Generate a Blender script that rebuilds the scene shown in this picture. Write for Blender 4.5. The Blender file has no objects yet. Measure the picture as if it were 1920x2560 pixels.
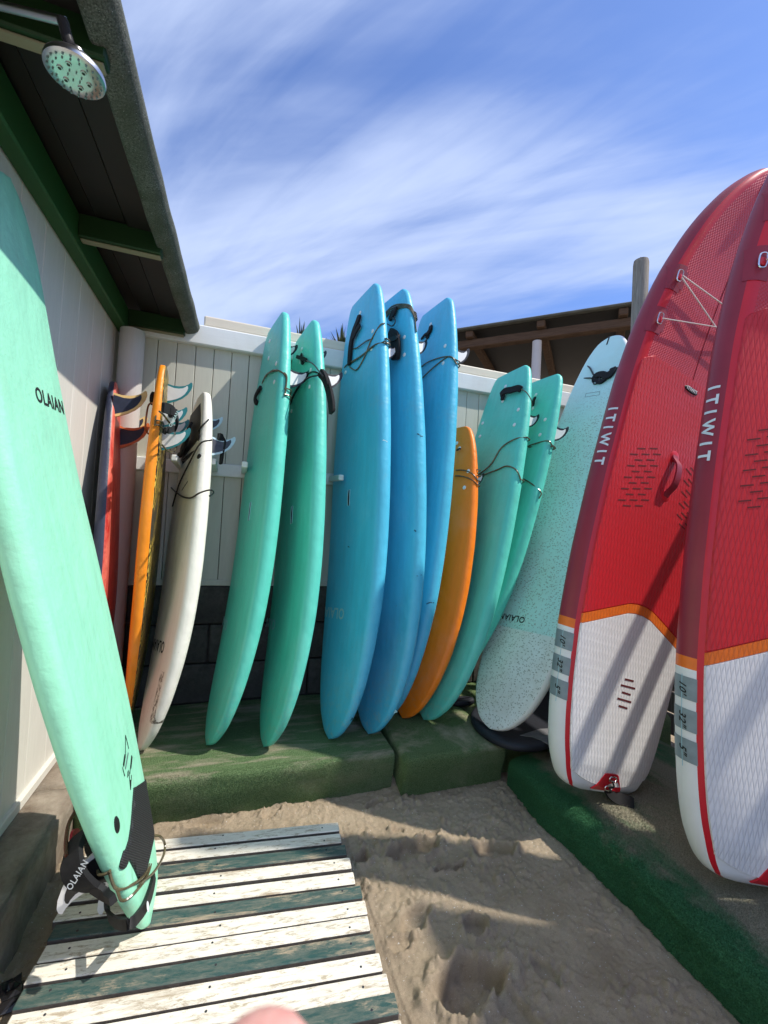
import bpy, bmesh, math, random
import numpy as np
from mathutils import Matrix, Vector
random.seed(7); rng = np.random.default_rng(7)
scene = bpy.context.scene
col = scene.collection

# ------------------------------------------------------------------ camera
FPX, PW, PH, CZ = 1080., 1920, 2560, 1.3
rho, psi, pit = math.radians(3.0), math.radians(18.66), math.radians(1.86)
F0 = np.array([math.sin(psi), math.cos(psi), 0]); R0 = np.array([math.cos(psi), -math.sin(psi), 0]); ZZ = np.array([0, 0, 1.])
CF = math.cos(pit)*F0 + math.sin(pit)*ZZ; U0 = -math.sin(pit)*F0 + math.cos(pit)*ZZ
CR = math.cos(rho)*R0 + math.sin(rho)*U0; CU = -math.sin(rho)*R0 + math.cos(rho)*U0
CP = np.array([0, 0, CZ])
cam_d = bpy.data.cameras.new('camera'); cam = bpy.data.objects.new('camera', cam_d); col.objects.link(cam)
cam.matrix_world = Matrix(((CR[0], CU[0], -CF[0], CP[0]), (CR[1], CU[1], -CF[1], CP[1]), (CR[2], CU[2], -CF[2], CP[2]), (0, 0, 0, 1)))
cam_d.sensor_fit = 'VERTICAL'; cam_d.sensor_height = 36.; cam_d.lens = 36.*FPX/PH
cam_d.clip_start = 0.01; cam_d.clip_end = 3000
scene.camera = cam
scene.render.resolution_x, scene.render.resolution_y = 768, 1024

# ------------------------------------------------------------------ sun and sky
SUN_AZ, SUN_EL = math.radians(24), math.radians(52.3)      # azimuth from +X towards -Y
sdir = Vector((math.cos(SUN_EL)*math.cos(SUN_AZ), -math.cos(SUN_EL)*math.sin(SUN_AZ), math.sin(SUN_EL)))
sl = bpy.data.lights.new('sun', 'SUN'); sl.energy = 3.7; sl.angle = math.radians(0.9); sl.color = (1.0, 0.94, 0.85)
so = bpy.data.objects.new('sun', sl); col.objects.link(so); so.location = (6, -3, 8)
so.rotation_euler = sdir.to_track_quat('Z', 'Y').to_euler()
world = bpy.data.worlds.new('World'); scene.world = world; world.use_nodes = True
wn = world.node_tree; wn.nodes.clear()
def wnode(t, **k):
    n = wn.nodes.new(t)
    for a, b in k.items(): setattr(n, a, b)
    return n
sky = wnode('ShaderNodeTexSky', sky_type='NISHITA', sun_disc=False, sun_elevation=SUN_EL, sun_rotation=math.pi/2+SUN_AZ, altitude=5, air_density=1.0, dust_density=0.6, ozone_density=2.2)
tc = wnode('ShaderNodeTexCoord'); sep = wnode('ShaderNodeSeparateXYZ'); wn.links.new(tc.outputs['Generated'], sep.inputs[0])
def wmath(op, a, b):
    n = wnode('ShaderNodeMath', operation=op)
    for i, v in enumerate((a, b)):
        if isinstance(v, (int, float)): n.inputs[i].default_value = v
        elif v is not None: wn.links.new(v, n.inputs[i])
    return n.outputs[0]
den = wmath('ADD', wmath('MAXIMUM', sep.outputs[2], 0.0), 0.16)
cmb = wnode('ShaderNodeCombineXYZ'); wn.links.new(wmath('DIVIDE', sep.outputs[0], den), cmb.inputs[0]); wn.links.new(wmath('DIVIDE', sep.outputs[1], den), cmb.inputs[1])
def wnoise(scale, sx, sy, rot, detail, dist, rough=.55, loc=(0, 0, 0)):
    mr = wnode('ShaderNodeMapping'); mr.inputs['Rotation'].default_value = (0, 0, rot); wn.links.new(cmb.outputs[0], mr.inputs[0])
    mp = wnode('ShaderNodeMapping'); mp.inputs['Scale'].default_value = (sx, sy, 1); mp.inputs['Location'].default_value = loc; wn.links.new(mr.outputs[0], mp.inputs[0])
    nz = wnode('ShaderNodeTexNoise'); nz.inputs['Scale'].default_value = scale; nz.inputs['Detail'].default_value = detail; nz.inputs['Roughness'].default_value = rough; nz.inputs['Distortion'].default_value = dist
    wn.links.new(mp.outputs[0], nz.inputs['Vector']); return nz.outputs['Fac']
SKR = math.radians(30)
n1 = wnoise(1.0, 0.34, 1.25, SKR, 6, 0.35, .5, (2.1, 1.45, 0)); n2 = wnoise(2.0, 0.34, 1.5, SKR+.22, 7, 0.8, .55, (4.1, 2.2, 0)); n3 = wnoise(6, .22, 1.3, SKR+.5, 5, 0.6, .55)
mixn = wmath('ADD', wmath('ADD', wmath('MULTIPLY', n1, .57), wmath('MULTIPLY', n2, .30)), wmath('MULTIPLY', n3, .13))
rmp = wnode('ShaderNodeValToRGB'); rmp.color_ramp.interpolation = 'EASE'
rmp.color_ramp.elements[0].position = .39; rmp.color_ramp.elements[0].color = (.06, .06, .06, 1)
rmp.color_ramp.elements[1].position = .615; rmp.color_ramp.elements[1].color = (.92, .92, .92, 1)
wn.links.new(mixn, rmp.inputs[0])
tint = wnode('ShaderNodeMixRGB', blend_type='MULTIPLY'); tint.inputs[0].default_value = 1; tint.inputs[2].default_value = (0.60, 0.76, 1.10, 1); wn.links.new(sky.outputs[0], tint.inputs[1])
mixc = wnode('ShaderNodeMixRGB'); mixc.inputs[2].default_value = (3.45, 4.1, 5.7, 1)
wn.links.new(rmp.outputs[0], mixc.inputs[0]); wn.links.new(tint.outputs[0], mixc.inputs[1])
bg = wnode('ShaderNodeBackground'); bg.inputs[1].default_value = 0.15; wn.links.new(mixc.outputs[0], bg.inputs[0])
wo = wnode('ShaderNodeOutputWorld'); wn.links.new(bg.outputs[0], wo.inputs[0])
scene.view_settings.view_transform = 'Standard'; scene.view_settings.look = 'None'; scene.view_settings.exposure = 0.40; scene.view_settings.gamma = 1
scene.view_settings.use_curve_mapping = False

# ------------------------------------------------------------------ pixel helpers
def ray(x, y): return ((x-PW/2)*CR - (y-PH/2)*CU)/FPX + CF
def onz(x, y, z): d = ray(x, y); return CP + d*(z-CZ)/d[2]
def onplane(x, y, P, n): d = ray(x, y); n = np.array(n, float); return CP + d*(np.dot(np.array(P, float)-CP, n)/np.dot(d, n))
def atdepth(x, y, d): return CP + ray(x, y)*d
def proj(q): v = np.asarray(q, float)-CP; return np.array([PW/2+FPX*(v@CR)/(v@CF), PH/2-FPX*(v@CU)/(v@CF)])

# ------------------------------------------------------------------ materials
class NT:
    def __init__(s, name):
        s.m = bpy.data.materials.new(name); s.m.use_nodes = True; s.t = s.m.node_tree; s.b = s.t.nodes['Principled BSDF']
        c = s.t.nodes.new('ShaderNodeTexCoord'); s.co = c.outputs['Object']; s.info = None
    def n(s, t, **k):
        n = s.t.nodes.new(t)
        for a, b in k.items(): setattr(n, a, b)
        return n
    def l(s, a, b): s.t.links.new(a, b)
    def mapped(s, sc, rot=(0, 0, 0)):
        mp = s.n('ShaderNodeMapping'); mp.inputs['Scale'].default_value = sc; mp.inputs['Rotation'].default_value = rot; s.l(s.co, mp.inputs[0]); return mp.outputs[0]
    def noise(s, scale, detail=5, rough=.6, dist=0, vec=None):
        z = s.n('ShaderNodeTexNoise'); z.inputs['Scale'].default_value = scale; z.inputs['Detail'].default_value = detail; z.inputs['Roughness'].default_value = rough; z.inputs['Distortion'].default_value = dist
        s.l(vec if vec is not None else s.co, z.inputs['Vector']); return z.outputs['Fac']
    def ramp(s, fac, a, b, ca=(0, 0, 0), cb=(1, 1, 1)):
        r = s.n('ShaderNodeValToRGB'); r.color_ramp.elements[0].position = a; r.color_ramp.elements[1].position = b
        r.color_ramp.elements[0].color = (*ca, 1); r.color_ramp.elements[1].color = (*cb, 1); s.l(fac, r.inputs[0]); return r.outputs[0]
    def mix(s, fac, a, b, mode='MIX'):
        x = s.n('ShaderNodeMixRGB', blend_type=mode)
        for i, v in zip((0, 1, 2), (fac, a, b)):
            if isinstance(v, (int, float)): x.inputs[i].default_value = v
            elif isinstance(v, tuple): x.inputs[i].default_value = (*v, 1)
            else: s.l(v, x.inputs[i])
        return x.outputs[0]
    def math(s, op, a, b=0.):
        x = s.n('ShaderNodeMath', operation=op)
        for i, v in enumerate((a, b)):
            if isinstance(v, (int, float)): x.inputs[i].default_value = v
            else: s.l(v, x.inputs[i])
        return x.outputs[0]
    def bump(s, h, strength=.3, dist=.002, prev=None):
        x = s.n('ShaderNodeBump'); x.inputs['Strength'].default_value = strength; x.inputs['Distance'].default_value = dist; s.l(h, x.inputs['Height'])
        if prev is not None: s.l(prev, x.inputs['Normal'])
        return x.outputs[0]
    def done(s, color, rough=.6, normal=None, spec=.5, metal=0.):
        b = s.b
        if isinstance(color, tuple): b.inputs['Base Color'].default_value = (*color, 1)
        else: s.l(color, b.inputs['Base Color'])
        if isinstance(rough, (int, float)): b.inputs['Roughness'].default_value = rough
        else: s.l(rough, b.inputs['Roughness'])
        b.inputs['Specular IOR Level'].default_value = spec; b.inputs['Metallic'].default_value = metal
        if normal is not None: s.l(normal, b.inputs['Normal'])
        return s.m
def dk(c, f): return tuple(min(1, x*f) for x in c)
def plain(name, c, rough=.5, var=.12, scale=25, bump=.1, bscale=120, bdist=.001, spec=.5, metal=0.):
    t = NT(name); nz = t.noise(scale, 4)
    cc = t.mix(t.ramp(nz, .3, .7), dk(c, 1-var), dk(c, 1+var))
    nb = t.bump(t.noise(bscale, 3), bump, bdist) if bump else None
    return t.done(cc, rough, nb, spec, metal)
def foam(name, c, dirt=(.35, .30, .22), damt=.25, spots=.5, rough=.42, rub=None):
    damt = min(.6, damt*1.7+.05)
    # soft-top skin: fine pebbled grain, faint lengthwise grain, scuffs, small dark specks and shallow dents
    t = NT(name)
    st = t.noise(6, 6, .6, 0, t.mapped((6, .6, 6)))
    cc = t.mix(t.ramp(st, .3, .75), dk(c, .93), dk(c, 1.06))
    sc = t.noise(3.2, 8, .72, .3)
    cc = t.mix(t.math('MULTIPLY', t.ramp(sc, .56, .82), damt), cc, dirt)
    xyz = t.n('ShaderNodeSeparateXYZ'); t.l(t.co, xyz.inputs[0])
    sandy = t.math('MULTIPLY', t.ramp(xyz.outputs[1], .02, .40, (1, 1, 1), (0, 0, 0)), t.ramp(t.noise(26, 8, .8), .50, .66)); cc = t.mix(t.math('MULTIPLY', sandy, .38), cc, (.50, .40, .27))
    ln = t.noise(9, 9, .75, .2, t.mapped((14, .5, 14))); cc = t.mix(t.math('MULTIPLY', t.ramp(ln, .60, .68), .22), cc, dk(c, .62)); cc = t.mix(t.math('MULTIPLY', t.ramp(t.noise(2.4, 6, .65), .5, .75), .20), cc, tuple(min(1, .35+.65*q) for q in c))
    if rub:
        u0, u1, v0, v1 = rub; mu = t.math('MULTIPLY', t.ramp(t.math('ADD', xyz.outputs[0], 1.), 1+u0, 1+u0+.03), t.ramp(t.math('ADD', xyz.outputs[0], 1.), 1+u1-.03, 1+u1, (1, 1, 1), (0, 0, 0))) if False else t.math('MULTIPLY', t.math('GREATER_THAN', xyz.outputs[0], u0), t.math('LESS_THAN', xyz.outputs[0], u1))
        mv = t.math('MULTIPLY', t.math('GREATER_THAN', xyz.outputs[1], v0), t.math('LESS_THAN', xyz.outputs[1], v1)); cc = t.mix(t.math('MULTIPLY', t.math('MULTIPLY', mu, mv), t.ramp(t.noise(32, 9, .82), .46, .56)), cc, (.12, .10, .075))
    sp = t.noise(85, 2, .5)
    cc = t.mix(t.math('MULTIPLY', t.math('MULTIPLY', t.ramp(sp, .70, .78), t.ramp(t.noise(2.1, 3), .45, .6)), spots), cc, dk(dirt, .5))
    nb = t.bump(t.noise(5, 5, .6), .5, .020); nb = t.bump(t.noise(330, 2), .22, .0012, nb); dn = t.n('ShaderNodeTexVoronoi'); dn.inputs['Scale'].default_value = 5.5; t.l(t.mapped((1, .55, 1)), dn.inputs['Vector']); nb = t.bump(t.ramp(dn.outputs['Distance'], .0, .09), .5, .006, nb)
    nb = t.bump(t.noise(22, 4, .6), .25, .004, nb)
    return t.done(cc, t.math('ADD', t.math('MULTIPLY', st, .2), rough-.1), nb, .4)
MT = {}
MT['mint'] = foam('mint_foam', (.33, .80, .56), damt=.14, spots=.35)
MT['teal'] = foam('teal_foam', (.115, .63, .51), damt=.10, spots=.2)
MT['blue'] = foam('blue_foam', (.075, .50, .72), damt=.14, spots=.6)
MT['orange'] = foam('orange_foam', (1.0, .235, .010), damt=.05, spots=.1)
MT['amber'] = foam('amber_foam', (.95, .30, .018), damt=.10, spots=.1)
MT['cream'] = foam('cream_foam', (.86, .83, .74), damt=.30, spots=.3, rub=(.085, .150, .14, .36))
MT['navy'] = foam('navy_foam', (.035, .042, .075), damt=.3, spots=.1)
MT['black'] = plain('black_rubber', (.008, .008, .009), .6, .3, 40, .25, 200, .001)
MT['strap'] = plain('black_webbing', (.006, .006, .007), .9, .3, 60, .4, 400, .001)
MT['white'] = plain('white_plastic', (.78, .78, .76), .35, .05)
MT['cord'] = plain('smoked_cord', (.10, .085, .045), .22, .35, 30, 0)
MT['cordblack'] = plain('black_cord', (.013, .013, .014), .35, .2, 30, 0)
MT['finink'] = plain('fin_black_edge', (.014, .014, .016), .3, .1, 30, 0)
MT['fincream'] = plain('fin_cream_edge', (.74, .52, .22), .35, .1, 30, 0)
MT['finteal'] = plain('fin_teal_edge', (.02, .22, .24), .3, .1, 30, 0)
MT['finpale'] = plain('fin_pale_blue_edge', (.50, .66, .72), .3, .1, 30, 0)
MT['finnavy'] = plain('fin_navy_face', (.030, .036, .062), .35, .2, 40, 0)
MT['fincharcoal'] = plain('fin_charcoal_face', (.045, .045, .055), .35, .3, 60, .1)
MT['finorange'] = plain('fin_orange_edge', (.62, .17, .05), .35, .1, 30, 0)
MT['ink'] = plain('black_print', (.012, .014, .014), .6, .1, 30, 0)
MT['inkwhite'] = plain('white_print', (.72, .78, .80), .6, .05, 30, 0)
MT['inkpale'] = plain('faded_white_print', (.36, .60, .66), .6, .05, 30, 0)
def m_rednav():
    t = NT('worn_red_slick'); s = t.noise(4, 7, .7, .6, t.mapped((5, .8, 5)))
    c = t.mix(t.ramp(s, .38, .66), (.46, .022, .018), (.80, .22, .15)); c = t.mix(t.math('MULTIPLY', t.ramp(t.noise(30, 6, .7), .55, .7), .5), c, (.22, .01, .012))
    return t.done(c, .4, t.bump(t.noise(60, 4), .15, .002))
MT['redslick'] = m_rednav()
def m_camo():
    t = NT('black_gold_swirl'); w = t.n('ShaderNodeTexWave'); w.inputs['Scale'].default_value = 22; w.inputs['Distortion'].default_value = 9; w.inputs['Detail'].default_value = 3; w.inputs['Detail Scale'].default_value = 2.2
    t.l(t.mapped((1, .45, 1)), w.inputs['Vector'])
    c = t.mix(t.ramp(w.outputs['Fac'], .62, .78), (.016, .015, .013), (.62, .44, .07))
    c = t.mix(t.ramp(t.noise(5, 4), .5, .62), c, (.05, .045, .032)); return t.done(c, .4)
MT['camo'] = m_camo()
def m_speckle():
    t = NT('speckled_aqua_foam'); v = t.n('ShaderNodeTexVoronoi'); v.inputs['Scale'].default_value = 70; t.l(t.mapped((.6, 1.35, 1), (0, 0, .5)), v.inputs['Vector'])
    y = t.n('ShaderNodeSeparateXYZ'); t.l(t.co, y.inputs[0])
    v2 = t.n('ShaderNodeTexVoronoi'); v2.inputs['Scale'].default_value = 85; t.l(t.mapped((1.3, .55, 1), (0, 0, .7)), v2.inputs['Vector'])
    sp = t.math('MAXIMUM', t.ramp(v.outputs['Distance'], .22, .30, (1, 1, 1), (0, 0, 0)), t.ramp(v2.outputs['Distance'], .19, .27, (1, 1, 1), (0, 0, 0)))
    aq = t.mix(t.ramp(t.noise(4, 5), .35, .7), (.56, .84, .79), (.62, .88, .83))
    aq = t.mix(t.math('MULTIPLY', t.ramp(t.noise(1.6, 6, .7), .45, .72), .35), aq, (.50, .53, .38))
    wh = t.mix(t.ramp(t.noise(6, 6, .7), .4, .75), (.84, .88, .85), (.70, .71, .65))
    edge = t.math('ADD', y.outputs[1], t.math('MULTIPLY', t.noise(3, 2), .012))
    base = t.mix(t.ramp(edge, .562, .565), wh, aq)
    amt = t.math('MULTIPLY', sp, t.ramp(y.outputs[1], .75, .86, (.62, .62, .62), (0, 0, 0)) if False else t.math('MULTIPLY', t.ramp(y.outputs[1], .60, .80, (1, 1, 1), (1, 1, 1)), .62))
    amt = t.math('MULTIPLY', amt, t.ramp(t.math('MULTIPLY', y.outputs[1], .36), .72, .86, (1, 1, 1), (0, 0, 0)))
    amt = t.math('MULTIPLY', amt, t.ramp(t.noise(7, 3), .28, .45))
    c = t.mix(amt, base, (.16, .17, .11))
    return t.done(c, .45, t.bump(t.noise(300, 2), .2, .001))
MT['speckle'] = m_speckle()
MT['darkgreen'] = plain('dark_green_slick', (.012, .075, .045), .35, .2, 10, .1)
# paddle board materials
def m_quilt(name, c, sx=56, sy=13, k=.36, rough=.45):
    # eva pad with long diamond grooves across the board's own width and length
    t = NT(name); xyz = t.n('ShaderNodeSeparateXYZ'); t.l(t.co, xyz.inputs[0])
    a = t.math('ADD', t.math('MULTIPLY', xyz.outputs[0], sx), t.math('MULTIPLY', xyz.outputs[1], sy))
    b = t.math('SUBTRACT', t.math('MULTIPLY', xyz.outputs[0], sx), t.math('MULTIPLY', xyz.outputs[1], sy))
    ga = t.math('ABSOLUTE', t.math('SUBTRACT', t.math('FRACT', a), .5)); gb = t.math('ABSOLUTE', t.math('SUBTRACT', t.math('FRACT', b), .5))
    g = t.ramp(t.math('MINIMUM', t.math('SUBTRACT', .5, ga), t.math('SUBTRACT', .5, gb)), .0, .2)
    cc = t.mix(g, dk(c, .84), c); cc = t.mix(t.ramp(t.noise(5, 6, .7), .5, .8), cc, dk(c, .88))
    nb = t.bump(g, k, .004); nb = t.bump(t.noise(500, 2), .15, .0008, nb)
    return t.done(cc, rough, nb, .5)
MT['quiltwhite'] = m_quilt('quilted_white_pad', (.78, .78, .78))
MT['quiltred'] = m_quilt('quilted_red_pad', (.60, .013, .023), 50, 11)
MT['quiltorange'] = m_quilt('quilted_orange_pad', (.80, .16, .012))
def m_weave():
    t = NT('woven_red_deck'); xyz = t.n('ShaderNodeSeparateXYZ'); t.l(t.co, xyz.inputs[0])
    a = t.math('SINE', t.math('MULTIPLY', xyz.outputs[0], 420)); b = t.math('SINE', t.math('MULTIPLY', xyz.outputs[1], 420)); g = t.math('MULTIPLY', a, b)
    return t.done(t.mix(t.ramp(t.noise(4, 5), .3, .7), (.46, .018, .034), (.57, .028, .046)), .42, t.bump(g, .35, .002), .5)
MT['weave'] = m_weave()
MT['maroon'] = plain('maroon_pvc', (.29, .018, .036), .42, .10, 6, .12, 15, .004)
MT['redpvc'] = plain('red_pvc', (.62, .012, .026), .32, .08, 8, .05)
MT['whitepvc'] = plain('white_pvc', (.80, .81, .79), .32, .05, 6, .06, 12, .003)
MT['orangepvc'] = plain('orange_pvc', (.86, .17, .008), .35, .05)
MT['greylabel'] = plain('grey_rail_label', (.22, .28, .30), .4, .14, 20, 0)
MT['finred'] = plain('translucent_red_fin', (.30, .06, .04), .3, .05, 30, 0)
MT['bungee'] = plain('white_bungee', (.70, .62, .58), .5, .1, 200, .2)
MT['steel'] = plain('steel_ring', (.75, .75, .76), .22, .05, 30, 0, metal=1.)
# building materials
def m_paint(name, c, grain=(30, 30, 2.5), wear=.18, wc=(.40, .36, .29), rough=.55):
    t = NT(name); g = t.noise(3, 6, .65, .2, t.mapped(grain)); st = t.noise(1.3, 6, .7, .4, t.mapped((2, 2, .6)))
    c1 = t.mix(t.ramp(g, .3, .75), dk(c, .95), dk(c, 1.03)); c1 = t.mix(t.math('MULTIPLY', t.ramp(st, .45, .8), wear), c1, wc)
    return t.done(c1, rough, t.bump(g, .12, .0015), .4)
MT['hutwall'] = m_paint('cream_hut_paint', (.72, .70, .63), (30, 30, 2.5), .30)
MT['wallplank'] = m_paint('cream_wall_paint', (.60, .60, .51), (30, 30, 2.5), .38, (.36, .33, .25))
MT['beamwhite'] = m_paint('weathered_white_beam', (.76, .78, .76), (2.5, 40, 40), .30)
MT['cap'] = m_paint('cream_coping', (.74, .66, .52), (2, 30, 30), .2)
MT['postwhite'] = m_paint('white_post_paint', (.60, .58, .56), (30, 30, 2.5), .35)
MT['peg'] = m_paint('white_peg_paint', (.74, .76, .74), (20, 3, 20), .15)
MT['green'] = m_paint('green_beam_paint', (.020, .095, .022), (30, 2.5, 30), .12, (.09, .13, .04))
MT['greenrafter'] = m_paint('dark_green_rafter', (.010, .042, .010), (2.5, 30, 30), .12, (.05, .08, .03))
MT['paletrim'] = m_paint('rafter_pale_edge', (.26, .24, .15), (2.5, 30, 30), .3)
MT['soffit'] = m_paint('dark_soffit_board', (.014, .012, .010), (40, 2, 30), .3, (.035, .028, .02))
def m_felt():
    t = NT('mineral_felt'); v = t.noise(230, 2, .5); c = t.mix(t.ramp(v, .3, .72), (.040, .046, .038), (.22, .23, .20)); c = t.mix(t.ramp(t.noise(9, 5), .35, .7), c, (.065, .075, .052))
    c = t.mix(t.ramp(t.noise(420, 1), .72, .76), c, (.7, .7, .66))
    return t.done(c, .85, t.bump(t.noise(240, 3), .9, .004), .3)
MT['felt'] = m_felt()
def m_block(name, a, b, sc=14):
    t = NT(name); c = t.mix(t.ramp(t.noise(sc, 8, .72), .3, .72), a, b); c = t.mix(t.ramp(t.noise(3, 5), .45, .75), c, dk(a, .8))
    return t.done(c, .9, t.bump(t.noise(70, 6, .7), .7, .008), .2)
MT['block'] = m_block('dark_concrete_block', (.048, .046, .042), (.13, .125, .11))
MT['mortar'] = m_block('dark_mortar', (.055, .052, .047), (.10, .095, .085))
MT['concrete'] = m_block('stained_concrete', (.17, .13, .095), (.40, .35, .28), 9)
def m_turf(name, g1, g2, worn, lo, hi, sc=5, drag=(1, 1, 1)):
    t = NT(name); f = t.noise(240, 3, .7); c = t.mix(t.ramp(f, .3, .7), g1, g2)
    w = t.ramp(t.noise(sc, 7, .68, .25, t.mapped(drag)), lo, hi)
    pz = t.n('ShaderNodeSeparateXYZ'); t.l(t.co, pz.inputs[0]); w = t.math('MULTIPLY', w, t.ramp(pz.outputs[2], .175, .196, (.22, .22, .22), (1, 1, 1)))   # feet and board noses wear the top, not the riser
    wc = t.mix(t.ramp(t.noise(300, 2), .3, .7), dk(worn, .7), dk(worn, 1.15)); c = t.mix(w, c, wc)
    nb = t.bump(t.noise(200, 3, .75), 1.0, .012); nb = t.bump(t.noise(6, 4), .4, .02, nb)
    return t.done(c, .95, nb, .12)
MT['turf'] = m_turf('worn_artificial_turf', (.060, .120, .042), (.23, .33, .16), (.46, .41, .30), .48, .66, 3.2, (1, 4.5, 2))
MT['turf2'] = m_turf('olive_artificial_turf', (.066, .125, .042), (.24, .33, .15), (.52, .46, .32), .48, .68, 4)
def m_ramp():
    t = NT('bright_artificial_turf'); f = t.noise(240, 3, .7); c = t.mix(t.ramp(f, .3, .7), (.030, .105, .045), (.105, .33, .150))
    p = t.n('ShaderNodeSeparateXYZ'); t.l(t.co, p.inputs[0])
    d = t.math('ADD', p.outputs[0], t.math('MULTIPLY', t.math('SUBTRACT', t.noise(4.5, 6, .65), .5), .42))     # wear starts where boards stand, away from the edge
    w = t.math('MULTIPLY', t.ramp(d, .075, .16), t.ramp(t.noise(3.0, 6, .7, .3, t.mapped((1.6, .6, 1))), .30, .50))
    wc = t.mix(t.ramp(t.noise(260, 3), .3, .72), (.20, .18, .13), (.50, .45, .33)); c = t.mix(t.math('MULTIPLY', w, .93), c, wc)
    nb = t.bump(t.noise(200, 3, .75), 1.0, .012); nb = t.bump(t.noise(5, 4), .4, .02, nb)
    return t.done(c, .95, nb, .12)
MT['rampturf'] = m_ramp()
def m_sand():
    t = NT('damp_sand'); c = t.mix(t.ramp(t.noise(9, 7, .68), .3, .72), (.50, .385, .255), (.66, .53, .37)); c = t.mix(t.ramp(t.noise(700, 2), .25, .75), dk((.50, .41, .3), .72), c)
    c = t.mix(t.math('MULTIPLY', t.ramp(t.noise(3.1, 4), .48, .70), .6), c, (.30, .23, .15)); c = t.mix(t.math('MULTIPLY', t.ramp(t.noise(42, 5, .7), .55, .72), .45), c, (.22, .165, .105)); c = t.mix(t.ramp(t.noise(160, 1, .4), .745, .755), c, (.75, .73, .68))
    nb = t.bump(t.noise(60, 8, .78), .9, .012); nb = t.bump(t.noise(420, 3, .7), .8, .004, nb)
    return t.done(c, .95, nb, .15)
MT['sand'] = m_sand()
def m_slat(name, c, wear, wc, sand):
    t = NT(name); g = t.noise(2, 6, .65, .3, t.mapped((2.2, 40, 30))); c1 = t.mix(t.ramp(g, .35, .7), dk(c, .9), dk(c, 1.05))
    inf = t.n('ShaderNodeObjectInfo'); ad = t.n('ShaderNodeVectorMath', operation='ADD'); sc = t.n('ShaderNodeVectorMath', operation='SCALE'); cb = t.n('ShaderNodeCombineXYZ')
    t.l(inf.outputs['Random'], cb.inputs[0]); t.l(inf.outputs['Random'], cb.inputs[1]); t.l(cb.outputs[0], sc.inputs[0]); sc.inputs['Scale'].default_value = 9; t.l(sc.outputs[0], ad.inputs[0]); t.l(t.co, ad.inputs[1])
    mp = t.n('ShaderNodeMapping'); mp.inputs['Scale'].default_value = (.55, 2.6, 1); t.l(ad.outputs[0], mp.inputs[0])
    w = t.ramp(t.noise(30, 10, .80, .4, mp.outputs[0]), *wear); c1 = t.mix(t.math('MULTIPLY', w, .9), c1, wc)
    s2 = t.ramp(t.noise(4.5, 10, .78, .3, mp.outputs[0]), *sand); c1 = t.mix(s2, c1, (.40, .32, .22))
    return t.done(c1, t.math('ADD', t.math('MULTIPLY', w, .3), .5), t.bump(t.math('ADD', g, w), .25, .002), .35)
MT['slatwhite'] = m_slat('white_slat_paint', (.80, .76, .65), (.52, .60), (.38, .31, .21), (.55, .66))
MT['slatgreen'] = m_slat('dark_green_slat_paint', (.030, .080, .074), (.42, .75), (.20, .195, .155), (.53, .63))
MT['slatside'] = plain('shade_dark_slat_edge', (.12, .105, .095), .9, .3, 25, .4, 80, .003)  # dirty unpainted sides, coloured darker so the gaps between slats read as shade
MT['stringer'] = plain('grey_stringer', (.16, .14, .12), .8, .2, 20, .3, 60, .003)
def m_wood(name, a, b, grain=(30, 30, 1.6)):
    t = NT(name); g = t.noise(3, 7, .7, .4, t.mapped(grain)); c = t.mix(t.ramp(g, .3, .72), a, b); return t.done(c, .85, t.bump(g, .4, .003), .2)
MT['greywood'] = m_wood('weathered_grey_timber', (.15, .125, .10), (.37, .34, .29))
MT['brownwood'] = m_wood('brown_stained_timber', (.07, .042, .027), (.14, .09, .058), (2, 2, 30))
MT['roofsheet'] = plain('grey_roof_sheet', (.10, .105, .09), .8, .25, 8, .4, 40, .004)
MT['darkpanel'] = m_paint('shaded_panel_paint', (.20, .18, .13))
MT['chrome'] = plain('chrome', (.55, .55, .56), .30, .02, 20, 0, metal=1.)
MT['darkchrome'] = plain('dark_chrome', (.10, .10, .11), .25, .1, 20, 0, metal=.6)
MT['nozzle'] = plain('nozzle_grey', (.15, .23, .23), .4, .1, 20, 0)
MT['leaf'] = plain('spiky_leaf', (.06, .085, .04), .6, .3, 30, .2)
MT['bark'] = plain('palm_bark', (.10, .075, .05), .9, .3, 20, .6, 40, .01)
MT['neoprene'] = plain('navy_black_neoprene', (.012, .014, .022), .6, .3, 12, .35, 90, .003)
MT['liner'] = plain('grey_silver_liner', (.20, .20, .21), .3, .25, 14, .5, 18, .012)
MT['plasticbag'] = plain('black_plastic_film', (.012, .012, .014), .25, .3, 10, .3)
MT['skin'] = None

# ------------------------------------------------------------------ object helpers
def link(o, parent=None, label=None, cat=None, group=None, kind=None):
    col.objects.link(o)
    if parent is not None: o.parent = parent
    for k, v in (('label', label), ('category', cat), ('group', group), ('kind', kind)):
        if v: o[k] = v
    return o
def empty(name, loc=(0, 0, 0), label=None, cat=None, group=None, mat=None):
    o = bpy.data.objects.new(name, None); o.empty_display_size = .1
    link(o, None, label, cat, group)
    if mat is not None: o.matrix_world = mat
    else: o.location = loc
    return o
def mesh(name, verts, faces, m, parent=None, smooth=False, sharp=None, **k):
    me = bpy.data.meshes.new(name); me.from_pydata([tuple(map(float, v)) for v in verts], [], [tuple(map(int, f)) for f in faces]); me.update()
    mats = m if isinstance(m, list) else [m]
    for x in mats: me.materials.append(x)
    if smooth:
        me.polygons.foreach_set('use_smooth', [True]*len(me.polygons))
        if sharp:
            try: me.set_sharp_from_angle(angle=math.radians(sharp))
            except Exception: pass
    return link(bpy.data.objects.new(name, me), parent, **k)
def fixn(o):
    bm = bmesh.new(); bm.from_mesh(o.data); bmesh.ops.recalc_face_normals(bm, faces=bm.faces); bm.to_mesh(o.data); bm.free(); return o
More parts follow.
